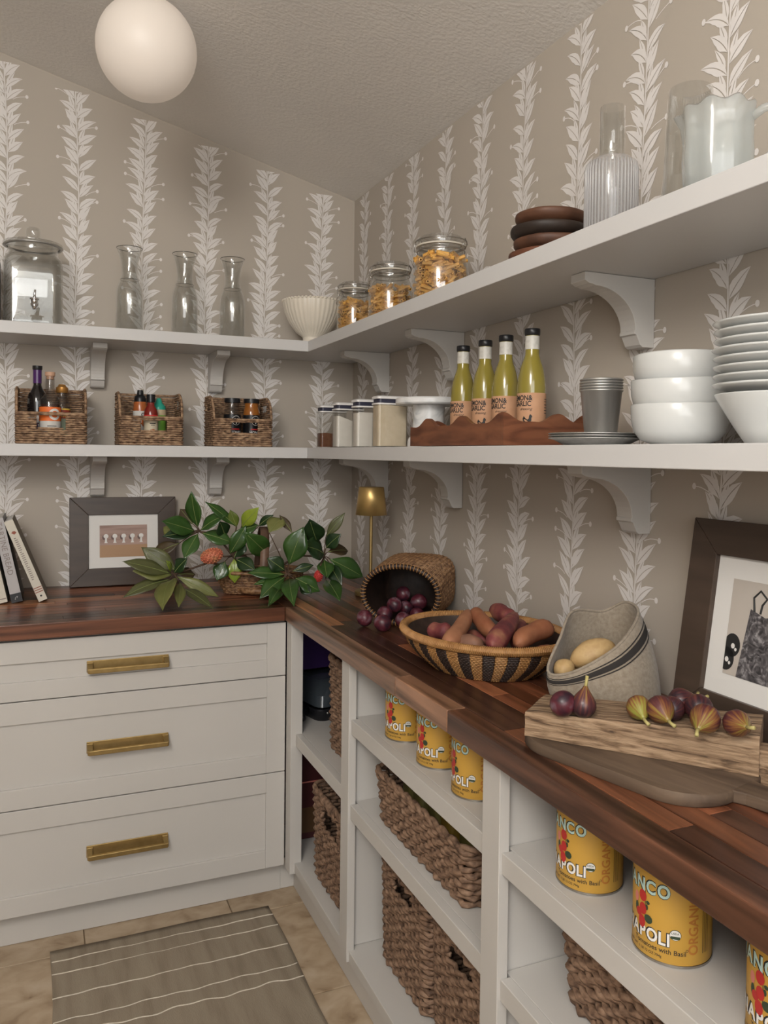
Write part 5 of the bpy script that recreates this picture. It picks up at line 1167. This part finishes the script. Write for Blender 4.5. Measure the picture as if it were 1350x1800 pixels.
def crate(loc, w, d, h, label, seed, grip=None, flare=.04, pitch=.0106, r=.0057, folded=None):
    # seagrass basket; w along y (front face length), d along x
    t = thing('seagrass_basket', label, 'basket', loc, 0, 'seagrass baskets in the open cabinet')
    per = srect(d/2, w/2, .022, 4); m = MB()
    fl = lambda z: 1-flare+flare*min(1, z/h)
    hole = None
    if grip:
        gz0, gz1, gw = grip
        hole = lambda q, z: q.x < -d/2+.006 and abs(q.y-(grip_c)) < gw/2 and gz0 < z < gz1
    grip_c = 0.0
    weave(m, per, .008, h-.010, pitch, r, r*.62, .019, flare=fl, hole=hole, seed=seed, seg=6, jig=.34)
    m.build('woven_wall', SEAGRASS, t, smooth=True, fix=False)
    # vertical stakes behind the rows, coloured dark to give the gaps their shade
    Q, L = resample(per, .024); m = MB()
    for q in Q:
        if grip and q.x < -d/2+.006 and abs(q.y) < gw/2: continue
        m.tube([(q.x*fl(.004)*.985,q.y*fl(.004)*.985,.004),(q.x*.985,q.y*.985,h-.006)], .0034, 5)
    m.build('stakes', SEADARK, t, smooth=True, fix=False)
    Q, L = resample(per, .012); m = MB(); n = len(Q)
    for s in range(2):
        m.tube([(Q[i].x*1.01+.0042*math.cos(i*.9+PI*s)*.6, Q[i].y*1.01+.0042*math.cos(i*.9+PI*s)*.6, h-.004+.0055*math.sin(i*.9+PI*s)) for i in range(n)], .0062, 6, closed=True)
    m.build('braided_rim', SEAGRASS, t, smooth=True, fix=False)
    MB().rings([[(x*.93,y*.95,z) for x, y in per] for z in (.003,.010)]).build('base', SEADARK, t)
    if grip:
        gx = -d/2*1.01; m = MB(); N2 = 16
        for k in range(N2): y0 = -gw/2+gw*k/N2; m.tube([(gx+.0088*math.cos(a),y0+gw/N2*a/(2*PI)*.8,h-.010+.012*math.sin(a)) for a in [2*PI*j/10 for j in range(10)]], .0036, 5, closed=True)
        m.build('wrapped_grip', SEAGRASS, t, smooth=True, fix=False)
    return t
crate((-.225,-.920,.5145), .290,.270,.262, 'tall seagrass basket on the left bay upper shelf', 11)
crate((-.222,-.868,.1255), .300,.325,.262, 'seagrass basket with wrapped handle at the left bay bottom', 12, grip=(.175,.225,.11))
crate((-.222,-1.415,.4905), .440,.330,.122, 'wide shallow seagrass basket of packets in the middle bay', 13, flare=.06, pitch=.0118, r=.0064)
crate((-.205,-1.285,.1255), .255,.300,.305, 'tall seagrass basket at the middle bay bottom, left of the pair', 14, grip=(.205,.240,.085))
crate((-.205,-1.560,.1255), .255,.300,.305, 'tall seagrass basket at the middle bay bottom, right of the pair', 15, grip=(.205,.240,.085))
crate((-.205,-2.115,.4855), .460,.300,.135, 'wide shallow seagrass basket in the right bay under the cans', 16, flare=.06, pitch=.0118, r=.0064)
OLIVEP = mat('olive_packet', (.17,.145,.045), .35, coat=.2); MUSTP = mat('mustard_packet', (.24,.15,.025), .35, coat=.2)
for k, (y, mm, lb) in enumerate(((-1.265,OLIVEP,'olive packet farthest left in the wide shallow basket'),(-1.330,OLIVEP,'second olive packet in the wide shallow basket'),(-1.398,OLIVEP,'third olive packet in the wide shallow basket'),(-1.468,MUSTP,'mustard brown packet in the wide shallow basket'),(-1.540,OLIVEP,'olive packet farthest right in the wide shallow basket'))):
    t = thing('food_packet', lb, 'packet', (-.225,y,.5035), 0, 'packets in the wide shallow basket'); t.rotation_euler = (math.radians(4*(-1)**k),0,0)
    MB().rings([srect3 for srect3 in [[(x,yy,z) for x, yy in srect(a,b,min(b-.0005,.012))] for z, a, b in ((.001,.115,.022),(.02,.118,.027),(.085,.118,.024),(.110,.117,.012))]]).build('packet_body', mm, t, smooth=True, angle=50)
    MB().box(-.116,.116,-.0018,.0018,.109,.122).build('crimped_seal', mm, t)
# blind corner of the left bay
PB = noise_mat('purple_carton', [(.035,.012,.085),(.045,.016,.105)], (8,8,8), rough=.5)
t = thing('carton', 'purple carton at the back of the left bay', 'box', (-.215,-.330,.6365), .1); MB().box(-.150,.150,-.07,.07,0,.130).build('carton_body', PB, t, bevel=.002); MB().box(-.150,.150,-.0015,.0015,.130,.1306).build('tape_seam', BLACK, t)
t = thing('lidded_pan', 'dark lidded metal pan on the left bay shelf behind the corner post', 'pan', (-.205,-.420,.5145), .25)
MB().rings([[(x,y,z) for x, y in srect(a,b,.03)] for z, a, b in ((0,.150,.125),(.016,.158,.133),(.036,.162,.137),(.040,.160,.135),(.030,.152,.127))]).build('pan_body', DARK, t, smooth=True, angle=40)
MB().rings([[(x,y,z) for x, y in srect(a,b,.03)] for z, a, b in ((.042,.150,.125),(.075,.145,.118),(.105,.11,.085),(.112,.06,.04))]).build('pan_lid', mat('smoky_lid', (.05,.06,.07), .12, coat=.5), t, smooth=True, angle=40)
MB().tube([(-.15,-.06,.03),(-.20,-.10,.028),(-.215,-.13,.026)], [.012,.011,.010], 10).build('pan_handle', BLACK, t, smooth=True)
m = MB()
for k in range(9): m.ellipsoid((-.13+.03*k,-.139,.030), .004,.003,.004, 8, 5)
m.build('rivets', CHROME, t, smooth=True)
t = thing('carton', 'dark red printed carton in the left bay bottom', 'box', (-.215,-.440,.1255), .0); MB().box(-.165,.165,-.08,.08,0,.27).build('carton_body', noise_mat('dark_red_carton', [(.055,.012,.014),(.08,.02,.02)], (8,8,8), rough=.5), t, bevel=.002)
MB().box(-.1655,.1655,-.0806,.0806,.02,.10).build('lower_band', mat('brown_band', (.10,.05,.02), .5), t); MB().box(-.1656,.1656,-.0808,-.079,.18,.184).build('stripe', PINKI, t)
